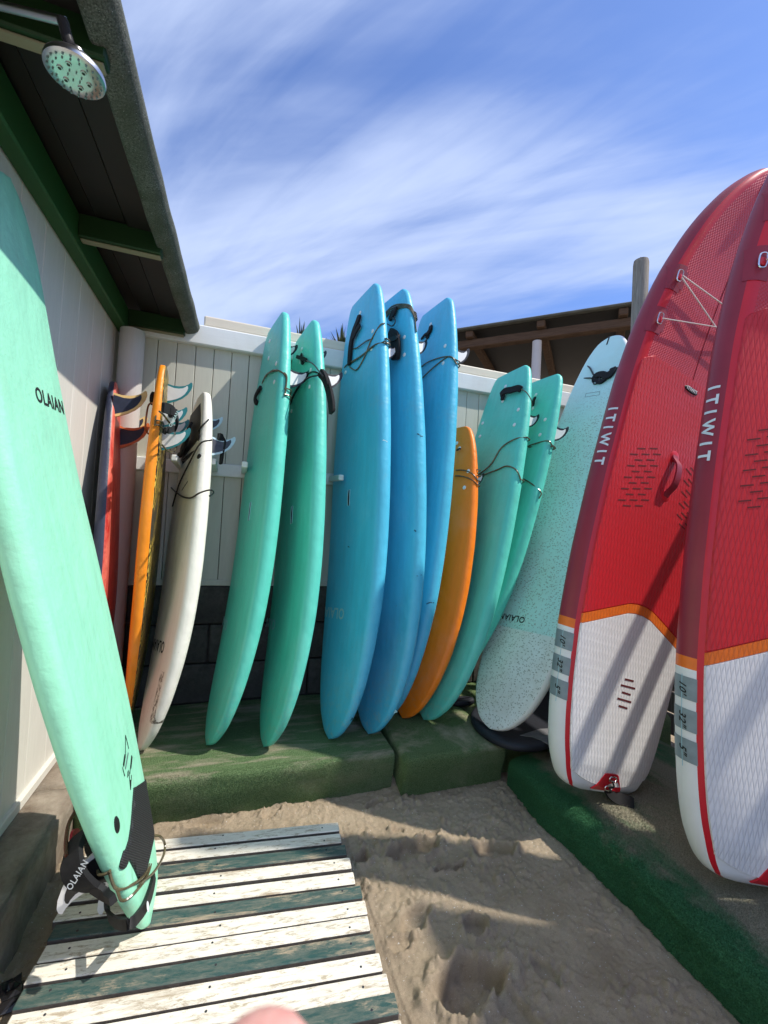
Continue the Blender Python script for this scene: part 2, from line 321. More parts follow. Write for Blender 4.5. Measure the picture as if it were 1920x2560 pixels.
def boxmesh(size, bev=.004, seg=1):
    bm = bmesh.new(); bmesh.ops.create_cube(bm, size=1); bmesh.ops.scale(bm, vec=size, verts=bm.verts)
    if bev: bmesh.ops.bevel(bm, geom=bm.edges[:], offset=min(bev, min(size)*.45), segments=seg, affect='EDGES', profile=.5)
    me = bpy.data.meshes.new('box'); bm.to_mesh(me); bm.free(); return me
def box(name, c, size, m, parent=None, bev=.004, rot=None, seg=1, smooth=False, **k):
    me = boxmesh(size, bev, seg); me.name = name; me.materials.append(m)
    if smooth: me.polygons.foreach_set('use_smooth', [True]*len(me.polygons))
    o = bpy.data.objects.new(name, me); o.location = c
    if rot: o.rotation_euler = rot
    return link(o, parent, **k)
def tubegeo(path, r, n=8, caps=True, closed=False):
    P = [np.array(p, float) for p in path]; N = len(P); rr = r if hasattr(r, '__len__') else [r]*N
    V = []; Fc = []; up = None
    for i in range(N):
        if closed: t = P[(i+1) % N]-P[i-1]
        else: t = P[min(i+1, N-1)]-P[max(i-1, 0)]
        t = t/(np.linalg.norm(t)+1e-12)
        if up is None: up = np.array([0, 0, 1.]) if abs(t[2]) < .9 else np.array([1., 0, 0])
        s = np.cross(t, up); s /= np.linalg.norm(s)+1e-12; up = np.cross(s, t)
        for k in range(n):
            a = 2*math.pi*k/n; V.append(P[i]+rr[i]*(math.cos(a)*s+math.sin(a)*up))
    M_ = N if closed else N-1
    for i in range(M_):
        j = (i+1) % N
        for k in range(n): Fc.append((i*n+k, i*n+(k+1) % n, j*n+(k+1) % n, j*n+k))
    if caps and not closed: Fc.append(tuple(range(n-1, -1, -1))); Fc.append(tuple((N-1)*n+k for k in range(n)))
    return V, Fc
def smoothpath(pts, m=6, closed=False):
    P = [np.array(p, float) for p in pts]; N = len(P); out = []
    rngN = N if closed else N-1
    for i in range(rngN):
        p0 = P[i-1] if (closed or i > 0) else 2*P[0]-P[1]; p1 = P[i]; p2 = P[(i+1) % N]; p3 = P[(i+2) % N] if (closed or i+2 < N) else 2*P[-1]-P[-2]
        for k in range(m):
            t = k/m; out.append(.5*((2*p1)+(-p0+p2)*t+(2*p0-5*p1+4*p2-p3)*t*t+(-p0+3*p1-3*p2+p3)*t**3))
    if not closed: out.append(P[-1])
    return out
def tube(name, path, r, m, parent=None, n=8, closed=False, **k):
    v, f = tubegeo(path, r, n, True, closed); return mesh(name, v, f, m, parent, True, 50, **k)
def ribbon(name, path, width, th, m, parent=None, nrm=None, **k):
    P = smoothpath(path, 5); V = []; Fc = []
    for i, p in enumerate(P):
        t = P[min(i+1, len(P)-1)]-P[max(i-1, 0)]; t /= np.linalg.norm(t)+1e-12
        nn = np.array(nrm if nrm is not None else (0, 0, 1), float); s = np.cross(t, nn); s /= np.linalg.norm(s)+1e-9; q = np.cross(s, t)
        w = width*(1 if 0 < i < len(P)-1 else .8)
        for a, b in ((-.5, -.5), (.5, -.5), (.5, .5), (-.5, .5)): V.append(p+s*a*w+q*b*th)
    for i in range(len(P)-1):
        for k_ in range(4): Fc.append((i*4+k_, i*4+(k_+1) % 4, i*4+4+(k_+1) % 4, i*4+4+k_))
    Fc += [(3, 2, 1, 0), tuple((len(P)-1)*4+q for q in range(4))]
    return mesh(name, V, Fc, m, parent, True, 40, **k)
def prism(name, pts2, z0, z1, m, parent=None, xf=None, **k):
    n = len(pts2); V = [(x, y, z0) for x, y in pts2]+[(x, y, z1) for x, y in pts2]
    if xf: V = [xf(*v) for v in V]
    Fc = [tuple(range(n-1, -1, -1)), tuple(range(n, 2*n))]+[(i, (i+1) % n, n+(i+1) % n, n+i) for i in range(n)]
    return fixn(mesh(name, V, Fc, m, parent, **k))
_tcache = {}
def textgeo(s, size, bold=.012, shear=0.):
    key = (s, bold, shear)
    if key not in _tcache:
        cu = bpy.data.curves.new('t', 'FONT'); cu.body = s; cu.size = 1; cu.offset = bold; cu.align_x = 'CENTER'; cu.align_y = 'CENTER'; cu.shear = shear; cu.resolution_u = 3; cu.space_character = 1.08
        o = bpy.data.objects.new('t', cu); col.objects.link(o); dg = bpy.context.evaluated_depsgraph_get(); me = bpy.data.meshes.new_from_object(o.evaluated_get(dg))
        bm = bmesh.new(); bm.from_mesh(me); bmesh.ops.triangulate(bm, faces=bm.faces[:])
        for _ in range(2):
            le = [e for e in bm.edges if e.calc_length() > .16]
            if le: bmesh.ops.subdivide_edges(bm, edges=le, cuts=1)
        bm.verts.ensure_lookup_table(); bm.verts.index_update()
        _tcache[key] = ([tuple(v.co) for v in bm.verts], [tuple(v.index for v in f.verts) for f in bm.faces]); bm.free()
        bpy.data.objects.remove(o); bpy.data.curves.remove(cu); bpy.data.meshes.remove(me)
    V, Fc = _tcache[key]; return [(x*size, y*size) for x, y, _ in V], Fc

# ------------------------------------------------------------------ value noise for the sand
def vnoise(X, Y, sc, seed):
    # gradient noise, about -0.5 .. 0.5, on a lattice turned by a per-seed angle
    r = np.random.default_rng(seed); A = r.random((64, 64))*2*np.pi; ro = (seed*1.7) % 3.1; x = (X*math.cos(ro)-Y*math.sin(ro))*sc+50; y = (X*math.sin(ro)+Y*math.cos(ro))*sc+50
    xi = np.floor(x).astype(int); yi = np.floor(y).astype(int); fx = x-xi; fy = y-yi; u = fx**3*(fx*(fx*6-15)+10); v = fy**3*(fy*(fy*6-15)+10)
    def g(a, b): t = A[(xi+a) % 64, (yi+b) % 64]; return np.cos(t)*(fx-a)+np.sin(t)*(fy-b)
    return .85*((g(0, 0)*(1-u)+g(1, 0)*u)*(1-v)+(g(0, 1)*(1-u)+g(1, 1)*u)*v)

# ================================================================== setting
# ---- sand: one sheet, fine near the photograph's floor, coarse out to the horizon
def axis(a, b, step, far):
    c = list(np.arange(a, b+1e-6, step)); g = step; lo = [a]; hi = [b]
    while lo[-1] > -far: g *= 1.45; lo.append(lo[-1]-g)
    g = step
    while hi[-1] < far: g *= 1.45; hi.append(hi[-1]+g)
    return np.array(lo[:0:-1]+c+hi[1:])
gx = axis(-.60, 1.50, .0056, 900); gy = axis(.86, 2.14, .0056, 900)
GX, GY = np.meshgrid(gx, gy)
def ridge(X, Y, sc, seed): return 1-np.abs(2*(vnoise(X, Y, sc, seed)))*2
def clods(X, Y, sc, seed, keep=.5):
    # scattered rounded crumbs: one per cell, random size
    r = np.random.default_rng(seed); J = r.random((64, 64, 3)); x = X*sc; y = Y*sc; xi = np.floor(x).astype(int); yi = np.floor(y).astype(int); out = np.zeros_like(X)
    for a in (-1, 0, 1):
        for b_ in (-1, 0, 1):
            g = J[(xi+a) % 64, (yi+b_) % 64]; cx = xi+a+.2+.6*g[..., 0]; cy = yi+b_+.2+.6*g[..., 1]; R = .18+.42*g[..., 2]; d = ((x-cx)**2+(y-cy)**2)/(R*R)
            out = np.maximum(out, np.where(g[..., 2]*7 % 1 < keep, np.sqrt(np.clip(1-d, 0, 1))*R, 0))
    return out/sc
def sandz(X, Y):
    near = np.exp(-(np.maximum(0, np.abs(X-.4)-1.2)/.5)**2)*np.exp(-(np.maximum(0, np.abs(Y-1.4)-.9)/.5)**2)
    Xw = X+.03*vnoise(X+4, Y+8, 9, 71); Yw = Y+.03*vnoise(X+14, Y+3, 9, 72)
    z = .018*vnoise(X+9, Y+9, 2.6, 1)+.010*vnoise(Xw+9, Yw+9, 6.1, 2)+.005*vnoise(Xw+9, Yw+9, 14, 3)
    churn = np.clip(.42+2.0*vnoise(X+5, Y+5, 3.3, 9)+1.2*vnoise(X+2, Y+5, 8, 19), .12, 1)
    pits = [(1035, 2125, .120, .055, .22, .034), (908, 2142, .046, .024, 1.3, .030), (1235, 2128, .080, .045, -.3, .026), (1182, 2462, .115, .060, .12, .046), (1040, 2296, .056, .036, .5, .016),
            (1185, 2318, .040, .030, .2, .024), (1366, 2430, .020, .050, .1, .014), (940, 2010, .045, .018, .3, .014), (1125, 2168, .065, .016, .1, .02), (1010, 2360, .034, .024, .2, .010),
            (520, 2060, .09, .03, .1, .016), (680, 2035, .05, .025, .5, .012), (1300, 2540, .04, .08, .2, .016), (1080, 2085, .03, .016, .4, .014), (990, 2075, .024, .014, .1, .012)]
    for px, py, a, b, ro, d in pits:
        c = onz(px, py, 0); dx = Xw-c[0]; dy = Yw-c[1]; x1 = (dx*math.cos(ro)+dy*math.sin(ro))/a; y1 = (-dx*math.sin(ro)+dy*math.cos(ro))/b
        y1 = y1*(1+.28*np.clip(x1, -1, 1))                           # narrower at the heel
        r = np.sqrt(x1*x1+y1*y1)*(1+.30*vnoise(X+3, Y+3, 19, int(px))); t = np.clip(1.06-r, 0, .22)/.22
        z += -1.35*d*t*t*(3-2*t)*(.9+.35*vnoise(X, Y, 26, int(px)+5)); rim = np.exp(-((r-1.22)/.26)**2); z += .40*d*rim*(1+1.6*vnoise(X+2, Y+7, 24, int(py)+1))
        churn = np.maximum(churn, np.clip(1.3*rim, 0, 1)*(r > .98)); churn = churn*np.where(r < .95, .12, 1)
    Xc = X+.012*vnoise(X, Y, 30, 91); Yc = Y+.012*vnoise(X, Y, 31, 92)
    z += churn*(.55*clods(Xc+3, Yc+3, 28, 81, .40)+.75*clods(Xc+1, Yc+6, 50, 82, .5)+.9*clods(Xc+7, Yc+2, 78, 83, .5)+.012*vnoise(Xw, Yw, 24, 93)+.008*vnoise(Xw, Yw, 47, 94))+.004*vnoise(X+9, Y+9, 62, 6)+.003*vnoise(X, Y, 100, 95)+.25*clods(Xc+5, Yc+9, 40, 85, .15)
    z += .045*np.exp(-np.maximum(0, 2.06-Y)/.05)*(X < .83)*np.clip(.5+1.1*vnoise(X+1, Y*0+3, 7, 11)+.4*vnoise(X+1, Y*0+3, 19, 12), 0, 2)
    z = z*near
    sl = (X > -.50) & (X < .505) & (Y < 1.885-.106*X); z = np.where(sl, np.minimum(z, .004)-.004, z)
    return np.where((Y > 2.2) | (X < -.6) | (X > 1.6), z*0-.004, z)
SZ = sandz(GX, GY); ny, nx = SZ.shape
idx = np.arange(ny*nx).reshape(ny, nx)
sf = np.stack([idx[:-1, :-1], idx[:-1, 1:], idx[1:, 1:], idx[1:, :-1]], -1).reshape(-1, 4)
mesh('sand', np.stack([GX, GY, SZ], -1).reshape(-1, 3), sf, MT['sand'], None, True, kind='structure')

WX, BY = -.695, 2.785
# ---- beach hut on the left
hut = empty('beach_hut', (WX, 1.0, 0), 'cream plank hut with green beam and overhanging grey felt roof beside shower', 'hut')
def loc(p, o): return tuple(np.array(p, float)-np.array(o.location))
def hb(name, c, s, m, parent=hut, **k): return box(name, loc(c, hut) if parent is hut else c, s, m, parent, **k)
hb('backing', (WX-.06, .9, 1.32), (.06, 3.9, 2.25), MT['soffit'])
y = 2.775
ybs = [2.78]+[2.159+.18*k for k in range(3, -18, -1) if 2.159+.18*k < 2.75]
me_p = {}
for a, b in zip(ybs[1:], ybs[:-1]):
    w = round(b-a-.0016, 4)
    if w not in me_p: me_p[w] = boxmesh((.03, w, 2.22), .003); me_p[w].materials.append(MT['hutwall'])
    o = bpy.data.objects.new('plank', me_p[w]); o.location = loc((WX-.015, (a+b)/2, 1.32), hut); link(o, hut)
hb('skirting', (WX+.004, .85, .222), (.024, 3.84, .036), MT['hutwall'], bev=.003)
# plinth of stained concrete, uneven
def rough_block(name, x0, x1, y0, y1, z0, z1, m, parent, amp=.006, st=.05, seed=1, off=(0, 0, 0)):
    bm = bmesh.new(); bmesh.ops.create_cube(bm, size=1)
    bmesh.ops.scale(bm, vec=(x1-x0, y1-y0, z1-z0), verts=bm.verts); bmesh.ops.translate(bm, vec=((x0+x1)/2, (y0+y1)/2, (z0+z1)/2), verts=bm.verts)
    bmesh.ops.bevel(bm, geom=bm.edges[:], offset=.012, segments=2, affect='EDGES')
    for _ in range(7):
        le = [e for e in bm.edges if e.calc_length() > st]
        if not le: break
        bmesh.ops.subdivide_edges(bm, edges=le, cuts=1, use_grid_fill=True)
    for v in bm.verts:
        c = v.co; A = lambda s_, q: float(vnoise(np.array([c.x*1.0+c.z*.7+20]), np.array([c.y+c.z*.3+20]), s_, seed+q)[0])
        v.co = c+Vector((A(9, 0)+.5*A(25, 3), A(9, 1)+.5*A(25, 4), A(9, 2)+.5*A(25, 5)))*2*amp
    bmesh.ops.translate(bm, vec=(-off[0], -off[1], -off[2]), verts=bm.verts)
    me = bpy.data.meshes.new(name); bm.to_mesh(me); bm.free(); me.materials.append(m); me.polygons.foreach_set('use_smooth', [True]*len(me.polygons))
    return link(bpy.data.objects.new(name, me), parent)
rough_block('plinth', -.85, -.54, -.6, 2.05, -.05, .2, MT['concrete'], hut, .007, .045, 31, hut.location)
rough_block('plinth', -.85, -.552, 2.055, 2.78, -.05, .196, MT['concrete'], hut, .006, .06, 41, hut.location)
# green wall-plate beam
hb('beam', (WX+.028, .85, 2.368), (.056, 3.86, .124), MT['green'], bev=.006)
# soffit boards
for k in range(3):
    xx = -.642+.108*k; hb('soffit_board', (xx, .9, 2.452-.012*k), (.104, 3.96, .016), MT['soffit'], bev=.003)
# rafters, each with a pale lower edge
def rafter(y, x1=-.352):
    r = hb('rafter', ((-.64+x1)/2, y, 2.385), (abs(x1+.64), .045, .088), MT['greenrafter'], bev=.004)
    box('edge_strip', (0, .006, -.047), (abs(x1+.64)*.96, .030, .006), MT['paletrim'], r, .002)
    return r
ry = onz(300, 620, 2.34)[1]
for yy in (ry, 2.725, ry-.78, ry-1.5): rafter(yy)
# felt roof with rolled drip edge: profile swept along the eave
pts_e = [(-1.0, -.335), (.5, -.322), (1.04, -.314), (1.32, -.314), (1.63, -.310), (2.2, -.296), (2.65, -.286), (2.845, -.280)]
prof_e = [(-.072, 2.380), (-.070, 2.369), (-.064, 2.362), (-.052, 2.361), (-.020, 2.370), (-.002, 2.384), (.006, 2.406), (.003, 2.428), (-.012, 2.443), (-.05, 2.452), (-.25, 2.478), (-.75, 2.54), (-.75, 2.50), (-.25, 2.468), (-.07, 2.446), (-.06, 2.415)]
V = []; Fc = []; yy = np.arange(-1.0, 2.85, .03)
for i, y in enumerate(yy):
    ex = np.interp(y, [p[0] for p in pts_e], [p[1] for p in pts_e]); wv = float(vnoise(np.array([y*3+7]), np.array([1.]), 1.7, 3)[0])*.005
    for j, (dx, z) in enumerate(prof_e): V.append((ex+dx+wv*(j < 10), y, z+wv*.8*(j < 10)))
n = len(prof_e)
for i in range(len(yy)-1):
    for j in range(n): Fc.append((i*n+j, i*n+(j+1) % n, (i+1)*n+(j+1) % n, (i+1)*n+j))
Fc += [tuple(range(n)), tuple((len(yy)-1)*n+j for j in range(n-1, -1, -1))]
fixn(mesh('felt_roof', [loc(v, hut) for v in V], Fc, MT['felt'], hut, True, 60))

# ---- white corner post
cp = onplane(331, 845, (0, 2.70, 0), (0, 1, 0))
v, f = tubegeo([(0, 0, .17), (0, 0, .9), (0, 0, 1.6), (0, 0, 2.305)], [.062, .0625, .062, .0615], 28)
mesh('corner_post', v, f, MT['postwhite'], None, True, 50, label='round white post standing in the corner where hut and plank wall meet', cat='post').location = (cp[0], cp[1], 0)

# ---- plank wall at the back on dark concrete blocks
wall = empty('plank_wall', (1.0, BY, 0), 'pale plank wall on dark concrete blocks under a weathered white beam', 'wall')
def wb(name, c, s, m, parent=wall, **k): return box(name, loc(c, wall), s, m, parent, **k)
wb('backing', (1.02, BY+.07, 1.2), (3.45, .06, 2.4), MT['soffit'])
pm = boxmesh((.0985, .03, 1.40), .0025); pm.materials.append(MT['wallplank'])
x = -.35-.1015*3.45
while x < 2.72:
    o = bpy.data.objects.new('plank', pm); o.location = loc((x+.0507, BY+.015+random.uniform(-.0008, .0008), 1.615), wall); link(o, wall); x += .1015
wb('base_trim', (1.02, BY+.004, .908), (3.42, .03, .034), MT['wallplank'], bev=.003)
wb('top_beam', (1.03, BY-.008, 2.372), (3.42, .064, .116), MT['beamwhite'], bev=.006)
wb('coping', (1.25, BY+.012, 2.466), (3.02, .07, .066), MT['cap'], bev=.010, seg=2)
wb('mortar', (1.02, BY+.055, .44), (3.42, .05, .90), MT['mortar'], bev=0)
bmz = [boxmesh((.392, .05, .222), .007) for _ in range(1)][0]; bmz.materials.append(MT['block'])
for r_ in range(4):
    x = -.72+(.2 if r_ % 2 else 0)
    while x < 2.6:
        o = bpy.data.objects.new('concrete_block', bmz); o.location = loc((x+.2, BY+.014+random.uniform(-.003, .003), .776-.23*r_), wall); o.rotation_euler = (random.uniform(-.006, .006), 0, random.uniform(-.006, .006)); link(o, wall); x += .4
# ---- rack of pegs
rack = empty('board_rack', (1.0, BY-.02, 1.585), 'white wooden rail with square pegs fixed across the plank wall', 'rack')
box('rail', (.04, .008, 0), (3.24, .022, .076), MT['peg'], rack, .004)
pgm = boxmesh((.032, .285, .034), .006, 2); pgm.materials.append(MT['peg'])
for px, py in ((435, 1144), (532, 1153), (612, 1161), (853, 1194), (1370, 1245)):
    pe = onplane(px, py, (0, 2.47, 0), (0, 1, 0)); o = bpy.data.objects.new('peg', pgm); o.location = (pe[0]-1.0, (2.47+2.755)/2-(BY-.02), (pe[2]+1.585)/2-1.585); o.rotation_euler = (-math.atan2(pe[2]-1.585, .29), 0, 0); link(o, rack)

# ---- turf covered steps
def turf_step(name, m, x0, x1, prof, label, seed, st=.02):
    xs = np.arange(x0, x1+1e-6, st); V = []; Fc = []; n = len(prof); o0 = np.array([(x0+x1)/2, 2.4, 0])
    for i, x in enumerate(xs):
        e = min(x-x0, x1-x); rd = .018*max(0, 1-e/.025)**2
        for j, (y, z) in enumerate(prof):
            a = float(vnoise(np.array([x*1+11]), np.array([j*.31]), 5, seed)[0]); fr = 1 if 1 <= j < n-1 else 0
            V.append(np.array([x, y+fr*(a*.012+rd*(j > 2)), z-rd*(j < n-2 and j > 0)+(a*.005 if 0 < j < n-1 else 0)])-o0)
    for i in range(len(xs)-1):
        for j in range(n-1): Fc.append((i*n+j, i*n+j+1, (i+1)*n+j+1, (i+1)*n+j))
    Fc += [tuple(range(n-1, -1, -1)), tuple((len(xs)-1)*n+j for j in range(n))]
    o = fixn(mesh(name, V, Fc, m, None, True, 70, label=label, cat='step', group='turf covered steps')); o.location = o0; return o
ts1 = turf_step('turf_step', MT['turf'], -.545, .812, [(2.783, -.02), (2.783, .198), (2.6, .2), (2.4, .2), (2.2, .2), (2.03, .2), (2.010, .197), (2.001, .190), (1.998, .175), (2.004, .12), (2.018, .06), (2.035, -.03)], 'long green turf covered step carrying the teal and blue surfboards', 21)
ts2 = turf_step('turf_step', MT['turf2'], .826, 1.398, [(2.783, -.02), (2.783, .198), (2.6, .2), (2.4, .2), (2.2, .2), (1.964, .2), (1.944, .197), (1.935, .190), (1.932, .175), (1.940, .12), (1.955, .06), (1.97, -.03)], 'short olive green turf covered step under the small orange surfboard', 22)
turf_step('turf_step', MT['turf2'], 1.41, 2.72, [(2.783, -.02), (2.783, .198), (2.6, .2), (2.4, .2), (2.2, .2), (2.08, .2), (2.05, .196), (2.03, .183), (2.02, .162), (2.02, .12), (2.02, .06), (2.02, -.03)], 'green turf covered step behind the red paddleboards', 23, .06)
# right-hand low platform, edge draped
V = []; Fc = []; ys = np.arange(-.9, 1.93, .02); pr = [(1.36, .0, -.03), (1, .0, .148), (.6, 0, .150), (.3, 0, .150), (.16, 0, .150), (.09, 0, .149), (.055, 0, .145), (.03, 0, .136), (.014, 0, .120), (.004, 0, .095), (0, 0, .06), (-.006, 0, .02), (-.012, 0, -.03)]
n = len(pr)
for y in ys:
    e = .010*max(0, 1-(1.93-y)/.03)
    for j, (dx, _, z) in enumerate(pr):
        a = float(vnoise(np.array([y+9]), np.array([3.]), 2.6, 51)[0])*.055+float(vnoise(np.array([y+9]), np.array([j*.2]), 7, 52)[0])*.018
        k = 1 if j > 5 else .4 if j > 3 else 0
        V.append((dx+a*k, y-1.0, z-e*(0 < j < n-1)+float(vnoise(np.array([dx*3+9]), np.array([y+4]), 3, 53)[0])*.008*(0 < j < n-2)))
for i in range(len(ys)-1):
    for j in range(n-1): Fc.append((i*n+j, i*n+j+1, (i+1)*n+j+1, (i+1)*n+j))
Fc += [tuple(range(n-1, -1, -1)), tuple((len(ys)-1)*n+j for j in range(n))]
rp = fixn(mesh('turf_platform', V, Fc, MT['rampturf'], None, True, 70, label='low platform of bright green turf with worn brown top under red paddleboards', cat='platform')); rp.location = (1.385, 1.0, 0)

def blades(o, n, seed, keep, ln=.009, wd=.0016):
    me = o.data; r = np.random.default_rng(seed); me.calc_loop_triangles(); T = np.array([t.vertices[:] for t in me.loop_triangles]); P = np.array([v.co[:] for v in me.vertices])
    a, b, c = P[T[:, 0]], P[T[:, 1]], P[T[:, 2]]; nn = np.cross(b-a, c-a); ar = np.linalg.norm(nn, axis=1); w = ar*keep((a+b+c)/3+np.array(o.location), nn/(ar[:, None]+1e-9)); k = r.choice(len(T), n, p=w/w.sum())
    q = r.random((n, 2)); f_ = q.sum(1) > 1; q[f_] = 1-q[f_]; p = a[k]+(b-a)[k]*q[:, :1]+(c-a)[k]*q[:, 1:]; N = nn[k]/(ar[k][:, None]+1e-9)
    d = N+r.normal(0, .45, (n, 3)); d /= np.linalg.norm(d, axis=1)[:, None]; s_ = np.cross(d, r.normal(0, 1, (n, 3))); s_ /= np.linalg.norm(s_, axis=1)[:, None]; L_ = ln*r.uniform(.55, 1.15, (n, 1)); p = p-N*.001
    V = np.stack([p-s_*wd/2, p+s_*wd/2, p+d*L_], 1).reshape(-1, 3); m2 = bpy.data.meshes.new('turf_pile'); m2.vertices.add(3*n); m2.vertices.foreach_set('co', V.ravel()); m2.loops.add(3*n); m2.loops.foreach_set('vertex_index', np.arange(3*n)); m2.polygons.add(n); m2.polygons.foreach_set('loop_start', np.arange(0, 3*n, 3)); m2.update(calc_edges=True); m2.validate()
    m2.materials.append(me.materials[0]); link(bpy.data.objects.new('turf_pile', m2), o, kind='stuff')
blades(rp, 90000, 5, lambda c, n: ((c[:, 0] < 2.0) & (c[:, 1] > .55) & (n[:, 2] > -.3))*(.25+1.4*np.exp(-np.maximum(0, c[:, 0]-1.42)/.12)), .010, .0018)
blades(ts1, 60000, 6, lambda c, n: ((c[:, 1] < 2.75) & (c[:, 0] > -.5) & ((n[:, 2] > .3) | (n[:, 1] < -.3)))*(.35+1.2*(c[:, 1] < 2.06)), .007, .0015)
blades(ts2, 26000, 7, lambda c, n: ((c[:, 1] < 2.75) & ((n[:, 2] > .3) | (n[:, 1] < -.3)))*(.35+1.2*(c[:, 1] < 2.0)), .007, .0015)

# ---- slatted duckboard
duck = empty('duckboard', (.01, 1.4, 0), 'slatted duckboard painted white and dark green lying on the sand', 'walkway')
rz = math.atan2(-.098, .92)
for sx in (-.38, 0, .40): box('stringer', (sx, -.33-.1*sx, .013), (.045, 1.36, .026), MT['stringer'], duck, .004)
sm = {}
for nm_ in ('slatwhite', 'slatgreen'):
    sm[nm_] = boxmesh((.925, .0515, .030), .003); sm[nm_].materials.append(MT[nm_]); sm[nm_].materials.append(MT['slatside'])
    for p_ in sm[nm_].polygons: p_.material_index = 0 if p_.normal.z > .5 or abs(p_.normal.x) > .9 else 1
nv_, nf_ = tubegeo([(0, 0, -.002), (0, 0, .0006)], .0034, 8); nail_me = bpy.data.meshes.new('nail'); nail_me.from_pydata([tuple(x) for x in nv_], [], nf_); nail_me.materials.append(MT['darkchrome'])
yr = [1.766, 1.701, 1.634, 1.566, 1.499, 1.435, 1.373, 1.316, 1.257, 1.194, 1.133, 1.078]
while len(yr) < 21: yr.append(yr[-1]-.062)
for k, y in enumerate(yr):
    o = bpy.data.objects.new('slat', sm['slatgreen' if k % 3 == 2 else 'slatwhite']); o.location = (random.uniform(-.006, .006), y+.049-1.4, .041+random.uniform(-.0015, .0015)); o.rotation_euler = (random.uniform(-.01, .01), 0, rz+random.uniform(-.004, .004)); link(o, duck)
    for nx_ in (-.385, .0, .395):
        nl = bpy.data.objects.new('nail', nail_me); nl.location = (nx_+random.uniform(-.012, .012), random.uniform(-.012, .012), .0151); link(nl, o)

# ---- timber fence behind the paddleboards, out of sight behind them; its rails stripe them with shade
fence = empty('board_fence', (2.78, .9, 0), 'weathered timber fence with open top rails behind the red paddleboards', 'fence')
for yy in (-1.5, -.4, .7, 1.75): tube('fence_post', [(0.07, yy-.9, -.1), (0.07, yy-.9, 2.62)], .05, MT['greywood'], fence, 14)
for k in range(12): box('fence_board', (0, -.25, .10+.142*k), (.022, 4.4, .132), MT['greywood'], fence, .003)
for zz in (2.02, 2.40): box('fence_rail', (.04, -.25, zz), (.05, 4.4, .085), MT['greywood'], fence, .006)
for k in range(9): box('fence_board', (0, -1.45, 1.804+.142*k), (.022, 2.0, .132), MT['greywood'], fence, .003)  # unseen taller stretch, added to keep sun off the right-hand sand
# weathered pole
pp = onz(1603, 652, 3.26)
v, f = tubegeo([(0, 0, -.2), (.002, 0, 1.2), (-.003, 0, 2.4), (0, 0, 3.235), (0, 0, 3.26)], [.056, .054, .051, .050, .046], 20)
pole = empty('timber_pole', (pp[0], pp[1], 0), 'weathered grey round timber pole rising behind red paddleboard', 'pole')
mesh('shaft', v, f, MT['greywood'], pole, True, 50)
tube('eye_hook', smoothpath([(.012, 0, 3.25), (.012, 0, 3.275), (.0, 0, 3.285), (-.012, 0, 3.275), (-.012, 0, 3.25)], 4), .0035, MT['darkchrome'], pole, 6)

# ---- open-fronted building beyond the wall
D = 5.6; c0 = atdepth(1343, 850, D)
e1 = np.array([-.716, .698, 0]); e2 = np.array([.698, .716, 0]); bz = c0[2]
bld = empty('open_building', (c0[0], c0[1], 0), 'dark open fronted building with brown rafters and a white column beyond the wall', 'building')
ang = math.atan2(e1[1], e1[0])
def bb(name, a, b, z, s, m, bev=.01, parent=bld): return box(name, tuple(e1*a+e2*b+np.array([0, 0, z])), s, m, parent, bev, rot=(0, 0, ang))
v, f = tubegeo([(0, 0, -.1), (0, 0, bz-.02)], [.062, .058], 24); mesh('column', v, f, MT['postwhite'], bld, True, 50)
bb('beam', 0, 0, bz+.052, (9.4, .12, .11), MT['brownwood'])
for k in range(-4, 6): bb('rafter', k*.92-.05, 1.42, bz+.155, (.10, 3.1, .09), MT['brownwood'])
bb('roof_sheet', 0, 1.42, bz+.222, (10.4, 3.2, .030), MT['roofsheet'])
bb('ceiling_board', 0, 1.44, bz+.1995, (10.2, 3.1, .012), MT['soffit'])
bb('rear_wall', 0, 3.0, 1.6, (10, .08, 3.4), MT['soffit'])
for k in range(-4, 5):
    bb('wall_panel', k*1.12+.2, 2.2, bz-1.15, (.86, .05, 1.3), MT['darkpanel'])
    bb('window_post', k*1.12-.28, 2.1, bz-1.1, (.09, .07, 1.5), MT['postwhite']); bb('window_post', k*1.12-.44, 2.1, bz-1.1, (.08, .07, 1.5), MT['postwhite'])
# ---- plants behind the wall
def spiky(name, base, top, n, ln, spread, label, lean=.35):
    t = empty(name, tuple(base), label, 'plant')
    h = top[2]-base[2]; tube('trunk', [(0, 0, -.1), (.02, 0, h*.5), (0, 0, h)], [.09, .075, .06], MT['bark'], t, 10)
    V = []; Fc = []; r = random.Random(n)
    for k in range(n):
        az = r.uniform(0, 6.283); el = math.radians(r.uniform(25, 88))*(1) ; d = np.array([math.cos(az)*math.cos(el)*spread, math.sin(az)*math.cos(el)*spread, math.sin(el)]); s = np.cross(d, (0, 0, 1)); s = s/(np.linalg.norm(s)+1e-6); l = ln*r.uniform(.7, 1.1); b0 = np.array([0, 0, h-.05])
        q = len(V)
        for tt, ww in ((0, .010), (.4, .016), (.75, .010), (1, .001)):
            c = b0+d*l*tt+np.array([0, 0, -lean*l*tt*tt*math.cos(el)]); V += [c-s*ww, c+s*ww+np.array([0, 0, .004])]
        for i in range(3): Fc.append((q+2*i, q+2*i+1, q+2*i+3, q+2*i+2))
    mesh('crown', V, Fc, MT['leaf'], t)
for (px, py, n_, ln, sp, lab, nm_) in ((750, 872, 26, .42, .35, 'upright spiky yucca tips showing above the coping between teal boards', 'yucca_plant'), (853, 880, 60, .36, 1.0, 'feathery palm tuft showing above the coping beside the blue boards', 'palm_plant')):
    tp = atdepth(px, py, 5.0); spiky(nm_, (tp[0], tp[1], 0), tp, n_, ln, sp, lab)

